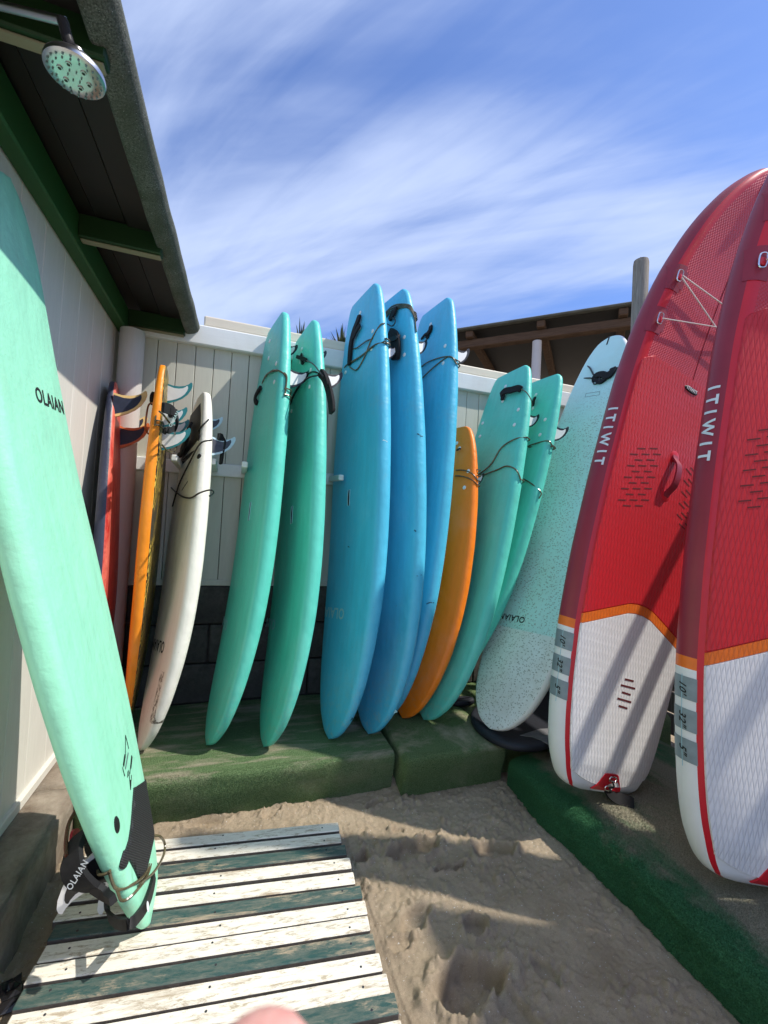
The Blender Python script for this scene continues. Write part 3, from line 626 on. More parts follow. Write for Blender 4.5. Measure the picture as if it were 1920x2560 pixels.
# ================================================================== surfboards
PROF = {
'foamr': [(0, 0), (.004, .14), (.012, .27), (.03, .44), (.06, .60), (.11, .75), (.18, .865), (.27, .95), (.38, .99), (.5, 1), (.62, .985), (.74, .925), (.84, .84), (.92, .735), (.97, .645), (.99, .59), (1, .50)],
'foam': [(0, 0), (.004, .10), (.012, .19), (.03, .32), (.06, .455), (.11, .61), (.18, .76), (.27, .885), (.38, .97), (.5, 1), (.62, .985), (.74, .925), (.84, .84), (.92, .735), (.97, .645), (.99, .59), (1, .50)],
'small': [(0, 0), (.004, .11), (.012, .21), (.03, .36), (.07, .53), (.13, .70), (.22, .86), (.33, .96), (.45, 1), (.58, .985), (.7, .91), (.8, .80), (.88, .68), (.94, .55), (.975, .44), (.992, .36), (1, .25)],
'long': [(0, 0), (.004, .22), (.012, .37), (.03, .55), (.06, .71), (.11, .84), (.18, .92), (.28, .975), (.4, 1), (.55, .995), (.68, .94), (.79, .84), (.87, .73), (.93, .60), (.965, .48), (.985, .37), (.996, .24), (1, .1)],
'sup': [(0, 0.36), (.002, .48), (.008, .57), (.02, .65), (.04, .72), (.08, .80), (.14, .875), (.22, .945), (.32, .985), (.45, 1), (.6, .985), (.7, .945), (.79, .86), (.87, .72), (.92, .58), (.96, .41), (.985, .25), (.996, .12), (1, .0)],
'taildown': [(0, .30), (.006, .37), (.02, .44), (.05, .54), (.1, .66), (.17, .78), (.26, .89), (.38, .97), (.5, 1), (.62, .985), (.73, .93), (.82, .85), (.89, .74), (.94, .60), (.97, .45), (.985, .33), (.995, .19), (1, 0)]}
_pd = {}
def prof(kind, s):
    if kind not in _pd:
        a = np.array(PROF[kind]); g = np.linspace(0, 1, 1201); y = np.interp(g, a[:, 0], a[:, 1]); out = y.copy()
        for i in range(1201):
            h = int(min(i, 1200-i, 36)*.85)
            if h > 1: out[i] = y[i-h:i+h+1].mean()
        _pd[kind] = (g, out)
    return float(np.interp(s, *_pd[kind]))
class Board:
    NF, NA, DOME = 6, 9, .06
    def __init__(b, name, kind, L, W, T, rb, rt, x, y, z, az, a, bl, mats, label, cat='surfboard', group=None, cuts=()):
        b.kind, b.L, b.W, b.T, b.rb, b.rt = kind, L, W, T, rb, rt
        az, a, bl = map(math.radians, (az, a, bl))
        w = np.array([math.cos(az), math.sin(az), 0]); u = np.array([-math.sin(az), math.cos(az), 0]); v = np.array([0, 0, 1.])
        v1 = math.cos(a)*v-math.sin(a)*w; w1 = math.cos(a)*w+math.sin(a)*v
        v2 = math.cos(bl)*v1+math.sin(bl)*u; u2 = math.cos(bl)*u-math.sin(bl)*v1
        b.B = np.array([u2, v2, w1])                       # rows: local axes in world
        t = np.linspace(0, 1, 66); st = sorted(set(list(t-np.sin(2*np.pi*t)/(2*np.pi)*.82)+list(cuts)))
        b.st = st; rows = []
        for s in st:
            hw, ht = b.hw(s), b.ht(s); rows.append([(p, s*L, q+b.rock(s)) for p, q in b.section(hw, ht)])
        P = np.array(rows); Wd = P@b.B; b.o = np.array([x, y, z-Wd[..., 2].min()])
        M_ = Matrix(((u2[0], v2[0], w1[0], b.o[0]), (u2[1], v2[1], w1[1], b.o[1]), (u2[2], v2[2], w1[2], b.o[2]), (0, 0, 0, 1)))
        b.root = empty(name, label=label, cat=cat, group=group, mat=M_)
        n = P.shape[1]; N = len(st); V = P.reshape(-1, 3); Fc = []; mi = []
        for i in range(N-1):
            sm_ = (st[i]+st[i+1])/2
            for j in range(n):
                Fc.append((i*n+j, i*n+(j+1) % n, (i+1)*n+(j+1) % n, (i+1)*n+j)); mi.append(mats['pick'](sm_, j))
        Fc += [tuple(range(n-1, -1, -1)), tuple((N-1)*n+j for j in range(n))]; mi += [mats['pick'](0, 10), mats['pick'](1, 10)]
        body = fixn(mesh('body', V, Fc, mats['list'], b.root, True, 55))
        body.data.polygons.foreach_set('material_index', mi); b.body = body
    def hw(b, s): return max(prof(b.kind, s)*b.W/2, .004)
    def ht(b, s):
        if b.kind == 'sup': return max(b.T*.5*float(np.interp(s, [0, .01, .04, .95, .99, 1], [.45, .8, 1, 1, .75, .3])), .004)
        return max(b.T*.5*float(np.interp(s, [0, .01, .04, .12, .28, .5, .75, .9, .98, 1], [.30, .42, .56, .74, .94, 1, .92, .72, .55, .45])), .004)
    def rock(b, s): return b.rb*max(0, (.5-s)/.5)**2.3+b.rt*max(0, (s-.55)/.45)**2.2
    def section(b, hw, ht):
        rr = min(ht, hw*.98); fx = hw-rr; pts = []; nf, na, dm = b.NF, b.NA, b.DOME
        for i in range(nf): t = 1-2*i/(nf-1); pts.append((fx*t, ht*(1+dm*(1-t*t))))
        for i in range(1, na): a = math.pi/2+math.pi*i/na; pts.append((-fx+rr*math.cos(a), ht*math.sin(a)))
        for i in range(nf): t = -1+2*i/(nf-1); pts.append((fx*t, -ht*(1+dm*.5*(1-t*t))))
        for i in range(1, na): a = -math.pi/2+math.pi*i/na; pts.append((fx+rr*math.cos(a), ht*math.sin(a)))
        return pts
    def surf(b, u, v, off=0., side=1):
        s = min(max(v/b.L, 0), 1); hw, ht = b.hw(s), b.ht(s); rr = min(ht, hw*.98); fx = max(hw-rr, 1e-4); au = abs(u)
        if au <= fx: h = ht*(1+(b.DOME if side > 0 else b.DOME*.5)*(1-(au/fx)**2))+off
        else:
            q = min((au-fx)/rr, 1); c = math.sqrt(max(0, 1-q*q)); h = (ht+off)*c; u = math.copysign(fx+(rr+off)*q, u) if au <= hw+.02 else u
        return np.array([u, v, b.rock(s)+side*h])
    def uv(b, px, py, w=None, side=1):
        d = b.B@ray(px, py); c = b.B@(CP-b.o); u = v = 0; ww = 0.
        for _ in range(12):
            wt = w if w is not None else ww
            t = (wt-c[2])/d[2]; u, v = c[0]+t*d[0], c[1]+t*d[1]
            if w is not None: break
            s = min(max(v/b.L, 0), 1); uc = max(-b.hw(s), min(b.hw(s), u)); ww = .5*ww+.5*b.surf(uc, v, 0, side)[2]
        s = min(max(v/b.L, 0), 1)
        return u, v
    def s_at(b, py, uf, off_w=0.):
        best = min((abs(proj(b.o+np.array([uf*b.hw(s), s*b.L, b.rock(s)+off_w])@b.B)[1]-py), s) for s in np.linspace(0, 1, 1500)); return best[1]
    def local(b, p): return b.B@(np.array(p)-b.o)
    # ---- parts
    def disc(b, name, u, v, r, m, h=.004, n=14, ry=None, parent=None):
        ry = ry or r; V = []; c = b.surf(u, v)
        for k in range(n):
            a = 2*math.pi*k/n; V.append(b.surf(u+r*math.cos(a), v+ry*math.sin(a), h*.5))
        for k in range(n):
            a = 2*math.pi*k/n; V.append(b.surf(u+r*.8*math.cos(a), v+ry*.8*math.sin(a), h))
        V.append(b.surf(u, v, h)); Fc = [(k, (k+1) % n, n+(k+1) % n, n+k) for k in range(n)]+[(n+k, n+(k+1) % n, 2*n) for k in range(n)]
        V2 = [b.surf(u+r*math.cos(2*math.pi*k/n), v+ry*math.sin(2*math.pi*k/n), -.002) for k in range(n)]; q = len(V); V += V2; Fc += [((k+1) % n, k, q+k, q+(k+1) % n) for k in range(n)]
        return mesh(name, V, Fc, m, parent or b.root, True, 40)
    def plug(b, u, v, r=.0125):
        o = b.disc('screw_plug', u, v, r, MT['white']); return o
    def fin(b, u, v, c, h, edge, face, cant=0., th=.009, shape=None, inset=.70):
        s = min(max(v/b.L, 0), 1); w0 = b.rock(s)-b.ht(s)+.012
        out = shape or [(0, 0), (.08, .2), (.2, .42), (.38, .65), (.6, .83), (.85, .95), (1.05, 1.0), (1.18, .985), (1.22, .93), (1.12, .86), (1.0, .71), (.93, .5), (.92, .25), (.98, 0)]
        def xf(p, q, z): return (u+z+cant*q, v+p, w0-q)
        o = prism('fin', [(p*c, q*(h+.012)) for p, q in out], -th/2, th/2, edge, b.root, xf)
        cx, cy = .55, .45
        def ins(p, q):
            return (cx+(p-cx)*inset if q > .06 else cx+(p-cx)*.80, (cy+(q-cy)*inset) if q > .06 else .0)
        prism('fin_face', [(p*c, q*(h+.012)) for p, q in [ins(*t) for t in out]], -th/2-.0012, th/2+.0012, face, o, xf)
        return o
    def text(b, s, u, v, size, m, rot=0., off=.0012, bold=.012, name='lettering', shear=0., side=1):
        V, Fc = textgeo(s, size, bold, shear); c, sn = math.cos(rot), math.sin(rot)
        return mesh(name, [b.surf(u+x*c-y*sn, v+x*sn+y*c, off, side) for x, y in V], Fc, m, b.root)
    def cord(b, pts, r=.0045, m=None, name='leash_cord', wrap=True, off=.005):
        # pts: photo pixels lying on the deck; the cord carries on round both rails and the bottom
        Q = [b.uv(*p) for p in pts]; P = []
        def clampu(u, v): h = b.hw(min(max(v/b.L, 0), 1)); return max(-h, min(h, u))
        D_ = [b.surf(clampu(u, v), v, off) for u, v in Q]
        if wrap:
            def rail(v, sg):
                s = min(max(v/b.L, 0), 1); h = b.hw(s); t_ = b.ht(s); return [np.array([sg*(h+off), v, b.rock(s)]), np.array([sg*(h-.35*t_), v, b.rock(s)-t_*.9-off]), np.array([sg*h*.4, v, b.rock(s)-t_*1.05-off])]
            s0 = 1 if Q[0][0] > 0 else -1; s1 = 1 if Q[-1][0] > 0 else -1
            A = rail(Q[0][1], s0); Z = rail(Q[-1][1], s1); P = A[::-1]+D_+Z
            if s0 != s1: return tube(name, smoothpath(P, 5, True), r, m or MT['cord'], b.root, 6, True)
        else: P = D_
        return tube(name, smoothpath(P, 5), r, m or MT['cord'], b.root, 6)
    def free(b, pts, r=.0045, m=None, name='leash_cord'):
        # pts: (px, py, w) with w the local height over the board's mid plane
        P = [np.array([*b.uv(p[0], p[1], p[2]), p[2]]) for p in pts]; return tube(name, smoothpath(P, 6), r, m or MT['cord'], b.root, 6)
    def strap(b, pts, width=.045, th=.008, m=None, name='leash_cuff', nrm=(0, 0, 1)):
        P = [np.array([*b.uv(p[0], p[1], p[2]), p[2]]) for p in pts]; return ribbon(name, P, width, th, m or MT['strap'], b.root, nrm)
def patch(b, left, right, m, h, name, k=8, n=16):
    left = sorted(left, key=lambda q: q[1]); right = sorted(right, key=lambda q: q[1]); v0 = max(left[0][1], right[0][1]); v1 = min(left[-1][1], right[-1][1]); V = []; Fc = []
    for i in range(n+1):
        v_ = v0+(v1-v0)*i/n; a = np.interp(v_, [q[1] for q in left], [q[0] for q in left]); c = np.interp(v_, [q[1] for q in right], [q[0] for q in right]); hw = b.hw(v_/b.L)*.97; a = max(a, -hw); c = min(c, hw)
        for j in range(k+1): V.append(b.surf(a+(c-a)*j/k, v_, h if 0 < i < n and 0 < j < k else -.001))
    for i in range(n):
        for j in range(k): Fc.append((i*(k+1)+j, i*(k+1)+j+1, (i+1)*(k+1)+j+1, (i+1)*(k+1)+j))
    return fixn(mesh(name, V, Fc, m, b.root, True, 45))
def polypatch(b, inner, m, h, name):
    top, low = inner[0][1], inner[-1][1]; far = [(b.hw(v_/b.L)*.93, v_) for v_ in np.linspace(low-.01, top, 14)]
    bm = bmesh.new(); vs = [bm.verts.new((u, v, 0)) for u, v in list(inner)+far]; bm.faces.new(vs); bmesh.ops.triangulate(bm, faces=bm.faces[:])
    for _ in range(4):
        le = [e for e in bm.edges if e.calc_length() > .03]
        if le: bmesh.ops.subdivide_edges(bm, edges=le, cuts=1); bmesh.ops.triangulate(bm, faces=bm.faces[:])
    bm.verts.index_update(); V = [b.surf(v.co.x, v.co.y, h) for v in bm.verts]; Fc = [tuple(x.index for x in f.verts) for f in bm.faces]
    q = len(V); loop = list(range(len(inner)+len(far))); V += [b.surf(u, v, -.001) for u, v in list(inner)+far]; Fc += [(i, loop[(k+1) % len(loop)], q+(k+1) % len(loop), q+k) for k, i in enumerate(loop)]
    bm.free(); return fixn(mesh(name, V, Fc, m, b.root, True, 50))
def simple(deck, rail=None, bottom=None, low=0):
    rail = rail or deck; bottom = bottom or rail
    def pick(s, j): return 0 if j < 6 or j == 27 else 2 if 13-low <= j < 19+low else 1
    return {'list': [deck, rail, bottom], 'pick': pick}
GR = 'surfboards racked along the plank wall'

# ---- mint board leaning on the hut
A = Board('soft_surfboard', 'taildown', 2.201, .538, .075, .024, .084, -.212, 1.556, .057, .909, 14.269, -2.341, simple(MT['mint']), 'mint green soft surfboard leaning on the hut, its tail on the duckboard')
u, v = A.uv(128, 1006); A.text('OLAIAN', u-.004, v, .060, MT['ink'], rot=.02, bold=.02)
pad_px = [(356, 1944), (345, 1955), (333, 1970), (330, 2010), (326, 2060), (320, 2100), (313, 2122), (305, 2140), (303, 2155), (308, 2166), (315, 2162), (320, 2148), (333, 2172), (344, 2198), (354, 2214)]
pu = [A.uv(*p) for p in pad_px]
def padmesh(b, poly, m, h, name, mirror_to=None):
    # fill between the traced inner edge and the far rail
    V = []; Fc = []; k = 10
    for (u, v) in poly:
        far = b.hw(v/b.L)*.93
        for i in range(k+1): V.append(b.surf(u+(far-u)*i/k, v, h))
        V.append(b.surf(u, v, -.001)); 
    w_ = k+2
    for a in range(len(poly)-1):
        for i in range(k): Fc.append((a*w_+i, a*w_+i+1, (a+1)*w_+i+1, (a+1)*w_+i))
        Fc.append((a*w_+k+1, a*w_, (a+1)*w_, (a+1)*w_+k+1))
    return fixn(mesh(name, V, Fc, m, b.root, True, 40))
pu.sort(key=lambda q: -q[1])
def m_pad():
    t = NT('grooved_black_pad'); w = t.n('ShaderNodeTexWave'); w.inputs['Scale'].default_value = 70; w.bands_direction = 'DIAGONAL'; t.l(t.co, w.inputs['Vector'])
    return t.done(t.mix(t.ramp(w.outputs['Fac'], .2, .8), (.010, .010, .012), (.030, .031, .034)), .6, t.bump(w.outputs['Fac'], .5, .003))
MT['pad'] = m_pad()
MT_PAD_A = True
u, v = A.uv(291, 2062); A.disc('vent_plug', u, v, .018, MT['black'], .0042, 16, .022)
u, v = A.uv(311, 2148); A.disc('pad_hook', u, v, .020, MT['pad'], .006, 14, .022)
# printed diamond logo
def strip(b, pts, wd, m, name='logo_print'):
    V = []; Fc = []
    for (x0, y0), (x1, y1) in pts:
        (u0, v0), (u1, v1) = b.uv(x0, y0), b.uv(x1, y1); d = np.array([u1-u0, v1-v0]); l = np.linalg.norm(d)+1e-9; nn = np.array([-d[1], d[0]])/l*wd; q = len(V)
        for uu, vv, s_ in ((u0, v0, 1), (u1, v1, 1), (u1, v1, -1), (u0, v0, -1)): V.append(b.surf(uu+nn[0]*s_, vv+nn[1]*s_, .0012))
        Fc.append((q, q+1, q+2, q+3))
    return mesh(name, V, Fc, m, b.root)
Lq = [((313, 1838), (319, 1862)), ((313, 1838), (313, 1890)), ((325, 1860), (330, 1878)), ((325, 1860), (306, 1920)), ((330, 1878), (311, 1940)), ((306, 1920), (311, 1940)), ((319, 1862), (321, 1872)), ((321, 1925), (326, 1975)), ((326, 1975), (328, 1938)), ((327, 1900), (324, 1935)), ((319, 1928), (318, 1944)), ((322, 1930), (321, 1940))]
strip(A, Lq, .0022, MT['ink'])
strip(A, [((312, 1888), (308, 1915)), ((329, 1890), (326, 1920)), ((325, 1950), (326, 1966))], .006, MT['ink'])
strip(A, [((320, 1882), (313, 1922))], .0035, MT['nozzle'])
# leash of the mint board: cord round the tail, cuff hanging at the near side
A.cord([(262, 2218), (300, 2222), (335, 2208), (362, 2180), (380, 2120)], .0042)
A.cord([(283, 2250), (310, 2248), (340, 2225), (368, 2180), (384, 2100), (380, 2020), (368, 1965)], .0042, wrap=False)
A.free([(372, 2092, .03), (398, 2090, .05), (412, 2110, .05), (408, 2140, .05), (385, 2180, .05), (350, 2210, .05)], .0042)
A.free([(190, 2025, -.07), (172, 2060, -.08), (165, 2105, -.08), (166, 2140, -.07)], .005, plain('red_brown_cord', (.10, .035, .02), .25, .2, 30, 0))
tocam = A.B@(-CF)
A.strap([(200, 2085, -.05), (186, 2120, -.055), (180, 2155, -.055), (188, 2190, -.05), (210, 2212, -.04), (240, 2222, -.03)], .058, .014, nrm=tocam)
A.strap([(222, 2090, -.09), (236, 2130, -.09), (240, 2175, -.09), (228, 2205, -.08)], .07, .014)
A.strap([(196, 2084, -.075), (186, 2084, -.075), (181, 2092, -.075), (181, 2106, -.075)], .022, .006, plain('red_tab', (.55, .02, .04), .6, .1, 30, 0), 'cuff_tab')
A.strap([(232, 2216, -.025), (262, 2236, .0), (283, 2250, .03)], .024, .016, MT['black'], 'cuff_swivel', tocam)
A.strap([(266, 2258, -.05), (272, 2288, -.04), (295, 2308, .0), (325, 2309, .042), (348, 2288, .05), (365, 2262, .052), (378, 2225, .05), (385, 2190, .045)], .026, .008, MT['black'], 'leash_strap')
A.free([(380, 2258, .03), (392, 2275, .03), (395, 2300, .03), (385, 2308, .03), (374, 2285, .03), (372, 2265, .03)], .0022, MT['cordblack'])
u, v = A.uv(366, 2268, .058); tb = mesh('logo_badge', [(u+.012*math.cos(k*.524), v+.014*math.sin(k*.524), .062) for k in range(12)], [tuple(range(12))], MT['inkwhite'], A.root)
tv, tf = textgeo('OLAIAN', .034, .02)
up = A.uv(193, 2190, -.02); th_ = math.radians(-62)
cuffn = A.B@(-CF); 
def cuff_text(b, s, px, py, w, size, rotpx, m):
    # lettering on a strap that faces the photographer, laid on the strap's own outer side
    V, Fc = textgeo(s, size, .015); c3 = np.array([*b.uv(px, py, w), w])-b.B@(ray(px, py)*.03); ax = b.B@(math.cos(rotpx)*CR-math.sin(rotpx)*CU); ay = b.B@(math.sin(rotpx)*CR+math.cos(rotpx)*CU)
    return mesh('cuff_lettering', [c3+ax*x+ay*y for x, y in V], Fc, m, b.root)
cuff_text(A, 'OLAIAN', 194, 2188, -.05, .022, math.radians(-58), MT['inkwhite'])
for sg, vv in ((-1, .20),): A.fin(sg*.17, .23, .11, .115, MT['white'], MT['finink'], 0, shape=[(-(p)+1.1, q) for p, q in [(0, 0), (.08, .2), (.2, .42), (.38, .65), (.6, .83), (.85, .95), (1.05, 1.0), (1.18, .985), (1.22, .93), (1.12, .86), (1.0, .71), (.93, .5), (.92, .25), (.98, 0)]])
A.fin(0, .05, .11, .115, MT['white'], MT['finink'], 0, shape=[(-(p)+1.1, q) for p, q in [(0, 0), (.08, .2), (.2, .42), (.38, .65), (.6, .83), (.85, .95), (1.05, 1.0), (1.18, .985), (1.22, .93), (1.12, .86), (1.0, .71), (.93, .5), (.92, .25), (.98, 0)]])
A.fin(.17, .23, .11, .115, MT['white'], MT['finink'])

polypatch(A, [A.uv(*p) for p in pad_px], MT['pad'], .005, 'traction_pad')

# ---- navy and red board
Bb = Board('soft_surfboard', 'small', 1.781, .52, .06, .086, .009, -.557, 2.36, .2, 186.522, -1.951, -8.681, simple(MT['navy'], MT['navy'], MT['redslick'], 3), 'navy surfboard with worn red underside and cream edged fins by the hut', group=GR)
s0 = Bb.s_at(1040, .5)*Bb.L
Bb.fin(.15, s0-.03, .13, .135, MT['fincream'], MT['finnavy'], 0, .010)
Bb.fin(-.05, s0-.13, .13, .135, MT['finorange'], MT['finnavy'], 0, .010)
Bb.fin(-.17, s0-.03, .12, .12, MT['fincream'], MT['finnavy'], 0, .010)

# ---- amber board with patterned underside
Cc = Board('soft_surfboard', 'small', 1.853, .514, .06, .031, .002, -.445, 2.57, .2, 183.898, 1.154, 3.845, simple(MT['amber'], MT['amber'], MT['camo'], 2), 'narrow amber yellow surfboard with black and gold swirled underside and teal edged fins', group=GR)
s0 = Cc.s_at(975, 0)*Cc.L; s1 = Cc.s_at(1040, .6)*Cc.L; s2 = Cc.s_at(1095, .6)*Cc.L
Cc.fin(-.05, s0-.06, .11, .115, MT['finteal'], MT['white'])
Cc.fin(.13, s1-.06, .10, .105, MT['finteal'], MT['white'])
Cc.fin(.10, s2-.06, .11, .125, MT['finteal'], MT['white'])
Cc.fin(-.16, s1-.08, .10, .105, MT['finteal'], MT['white'])
Cc.cord([(377, 1036), (392, 1028), (405, 1030)], .0042); Cc.cord([(374, 1046), (390, 1040), (402, 1046)], .0042)
Cc.free([(398, 1028, -.03), (415, 1045, -.06), (436, 1080, -.08), (441, 1115, -.08), (435, 1128, -.08), (420, 1128, -.06), (405, 1112, -.04)], .0042)
Cc.free([(386, 1006, .02), (372, 1012, .05), (366, 1040, .05), (364, 1070, .05), (372, 1085, .04), (380, 1070, .02)], .0042, plain('copper_cord', (.20, .07, .025), .25, .2, 30, 0))
Cc.strap([(407, 1018, -.05), (425, 1024, -.07), (438, 1035, -.09), (443, 1058, -.10), (436, 1076, -.09)], .045, .012)
Cc.strap([(440, 1030, -.075), (428, 1035, -.07), (424, 1028, -.07)], .035, .012)
Cc.strap([(408, 1079, -.06), (422, 1075, -.08), (438, 1070, -.09)], .028, .010)
cuff_text(Cc, 'OLAIAN', 435, 1048, -.125, .015, math.radians(-62), MT['inkwhite'])
Cc.strap([(384, 985, .035), (378, 996, .04), (382, 1008, .035)], .03, .012)

# ---- cream board with black grip
Dd = Board('soft_surfboard', 'small', 1.817, .538, .075, .082, 0, -.281, 2.303, .2, 198.581, 5.101, -9.654, simple(MT['cream']), 'cream white surfboard with black tail grip and dark fins, scuffed near its foot', group=GR)
dp = [Dd.uv(*p) for p in [(498, 1012), (482, 1045), (470, 1085), (462, 1130), (455, 1160), (453, 1172)]]
dq = [Dd.uv(*p) for p in [(502, 1006), (503, 1040), (502, 1080), (503, 1095), (492, 1118), (477, 1142), (463, 1160)]]
patch(Dd, [(-Dd.hw(v_/Dd.L)*.95, v_) for v_ in np.linspace(Dd.L*.6, Dd.L*.99, 14)], dq, MT['pad'], .007, 'traction_pad')
u, v = Dd.uv(498, 1093); Dd.disc('pad_hook', u, v, .02, MT['pad'], .006); u, v = Dd.uv(497, 1141); Dd.disc('vent_plug', u, v, .014, MT['black'], .0042)
for px, py, c_, h_, uu in ((548, 1052, .10, .10, -.02), (566, 1115, .115, .125, .15), (560, 1118, .11, .11, -.17)):
    s0 = Dd.s_at(py, uu/.27)*Dd.L; Dd.fin(uu, s0-.06, c_, h_, MT['finpale'], MT['fincharcoal'])
Dd.cord([(437, 1165), (470, 1120), (500, 1075), (528, 1042)], .0042, MT['cordblack'], wrap=False)
Dd.free([(430, 1150, .04), (414, 1160, .05), (412, 1185, .05), (425, 1215, .05), (450, 1238, .045), (475, 1245, .045), (500, 1232, .04), (525, 1225, .03), (534, 1232, .0), (524, 1240, .03)], .0042, MT['cordblack'])
Dd.free([(431, 1266, .04), (440, 1235, .045), (450, 1205, .045), (472, 1160, .045), (500, 1110, .045), (530, 1100, .0)], .0042, MT['cordblack'])
Dd.strap([(452, 1130, .05), (466, 1100, .06), (472, 1070, .06), (478, 1060, .05)], .05, .012)
Dd.strap([(445, 1140, .06), (455, 1132, .06), (466, 1100, .065)], .03, .012)
Dd.strap([(545, 1090, -.06), (560, 1100, -.10), (556, 1130, -.10), (552, 1160, -.10)], .04, .010)
u, v = Dd.uv(400, 1614); Dd.text('OLAIAN', u-.05, v, .075, MT['ink'], math.pi, bold=.02)
u, v = Dd.uv(459, 1210); strip(Dd, [((452, 1222), (466, 1196)), ((455, 1226), (470, 1203)), ((452, 1222), (455, 1226))], .004, MT['ink'])
def m_scuff():
    t = NT('rubbed_dirt'); return t.done(t.mix(t.ramp(t.noise(40, 6, .8), .45, .55), (.60, .55, .44), (.10, .08, .055)), .8)
MT['scuff'] = m_scuff()

# ---- teal and blue soft boards
def softboard(nm, mat, key, label, kind='foamr', T=.085, z=.2, text_px=None, slot_px=None, fins=(), plugs=(), lam=.075):
    x, y, az, a, bl, L, W, rb, rt = key
    b = Board('soft_surfboard', kind, L, W, T, rb, rt, x, y, z, az, a, bl, simple(MT[mat]), label, group=GR)
    for p in plugs: b.plug(*b.uv(*p))
    for (py, uu, c, h) in fins:
        s0 = b.s_at(py, uu/(b.W/2), 0)*b.L; b.fin(uu, s0-c*.5, c, h, MT['finink'], MT['white'])
    if text_px:
        u, v = b.uv(*text_px[0]); b.text('OLAIAN', u, v, lam, text_px[1], math.pi, bold=.02)
    if slot_px:
        (u0, v0), (u1, v1) = b.uv(*slot_px[0]), b.uv(*slot_px[1]); uc = (u0+u1)/2
        b.disc('grip_slot', uc, (v0+v1)/2, .010, MT['black'], .0015, 20, abs(v1-v0)/2); 
        for sg in (-1, 1): 
            V, Fc = tubegeo([b.surf(uc+sg*.012, v_, .001) for v_ in np.linspace(v0, v1, 8)], .002, 6); mesh('slot_rim', V, Fc, MT['inkpale'], b.root, True)
    return b
E_ = softboard('E', 'teal', (.045, 2.288, 192.821, 4.734, -6.951, 2.285, .557, .113, .011), 'teal soft surfboard nearest the cream one, twin cords round its tail', text_px=((572, 1556), MT['inkpale']), slot_px=((627, 1255), (622, 1302)),
    fins=((872, 0, .10, .10), (945, .17, .12, .12), (955, -.17, .11, .11)), plugs=((675, 853), (672, 896), (691, 909), (686, 955), (642, 1008)))
E_.cord([(640, 1000), (655, 960), (668, 938), (690, 928), (712, 936), (728, 955)], .0042); E_.cord([(645, 990), (660, 952), (676, 932), (695, 926), (718, 940), (732, 966)], .0042)
E_.strap([(643, 1010, .045), (638, 1000, .055), (640, 988, .055), (652, 968, .05)], .028, .012)
F_ = softboard('F', 'teal', (.307, 2.212, 192.772, 3.137, -9.657, 2.283, .554, .112, .015), 'teal soft surfboard beside the tallest blue one, black cuff hanging off its rail', text_px=((685, 1557), MT['inkpale']), slot_px=((731, 1265), (728, 1310)),
    fins=((888, 0, .10, .10), (952, .17, .12, .12), (965, -.17, .11, .11)), plugs=((755, 873), (751, 905), (777, 925), (774, 967), (729, 1028)))
F_.free([(752, 896, .05), (768, 902, .055), (785, 912, .055), (805, 938, .05), (816, 948, .0)], .0042, MT['cordblack']); F_.cord([(730, 1005), (748, 970), (768, 940), (785, 930), (803, 936)], .0042, MT['cordblack']); F_.free([(728, 1000, .05), (745, 968, .055), (770, 945, .055), (795, 938, .05)], .005, MT['cordblack'])
F_.strap([(742, 892, .05), (756, 896, .055), (766, 901, .055)], .022, .010); F_.strap([(753, 885, .05), (754, 900, .055), (757, 910, .05)], .02, .008)
F_.strap([(800, 930, .03), (812, 945, .01), (822, 975, -.005), (829, 1010, -.01), (830, 1032, -.012)], .05, .014); F_.strap([(806, 932, .035), (814, 950, .03), (818, 965, .02)], .035, .012)
G_ = softboard('G', 'blue', (.626, 2.221, 194.067, 3.366, -7.935, 2.571, .579, .110, .007), 'tallest blue soft surfboard with a black slot, next to the teal pair', T=.09, text_px=((829, 1530), MT['inkpale']), slot_px=((873, 1224), (871, 1265)),
    fins=((850, 0, .10, .10), (880, .17, .11, .10), (890, -.17, .11, .10)), plugs=((901, 782), (899, 821), (932, 828), (929, 872), (864, 893), (864, 931)), lam=.08)
G_.cord([(858, 878), (890, 872), (925, 850), (960, 845)], .004); G_.cord([(866, 915), (905, 890), (940, 862), (965, 858)], .004); G_.cord([(875, 918), (893, 925), (912, 895), (930, 850), (950, 815), (964, 806)], .004, wrap=False); G_.cord([(858, 928), (885, 905), (925, 876), (962, 857)], .004)
G_.strap([(899, 788, .05), (893, 806, .055), (884, 830, .055), (877, 862, .055), (874, 900, .05), (874, 912, .048)], .036, .014); G_.strap([(900, 812, .055), (890, 828, .058), (882, 846, .058)], .03, .010); 
H_ = softboard('H', 'blue', (.851, 2.243, 198.259, 2.708, -7.555, 2.576, .583, .125, .009), 'blue soft surfboard with cords bound tightly round its squeezed tail, between two blue boards', T=.09,
    fins=((868, .16, .13, .12), (850, 0, .11, .11), (880, -.17, .11, .10)), plugs=((1011, 843), (1011, 887)))
for k in range(4): H_.cord([(968, 792-4*k), (985, 780-5*k), (1005, 770-3*k), (1025, 774-3*k), (1036, 792-5*k)], .0042)
H_.cord([(1022, 770), (1036, 790), (1043, 815), (1044, 828)], .0042, wrap=False)
H_.strap([(974, 800, .05), (980, 788, .055), (985, 775, .05)], .03, .014); H_.strap([(990, 768, .05), (984, 785, .06), (975, 800, .05)], .022, .012)
H_.strap([(972, 835, .06), (985, 842, .07), (990, 870, .07), (988, 900, .06)], .075, .014); H_.strap([(976, 850, .075), (990, 845, .08), (998, 840, .06)], .03, .012, MT['black']); 
u, v = H_.uv(985, 880, .08); strip_v = mesh('cuff_print', [(u-.01, v-.012, .080), (u+.012, v-.006, .080), (u+.004, v+.014, .080)], [(0, 1, 2)], MT['inkwhite'], H_.root)
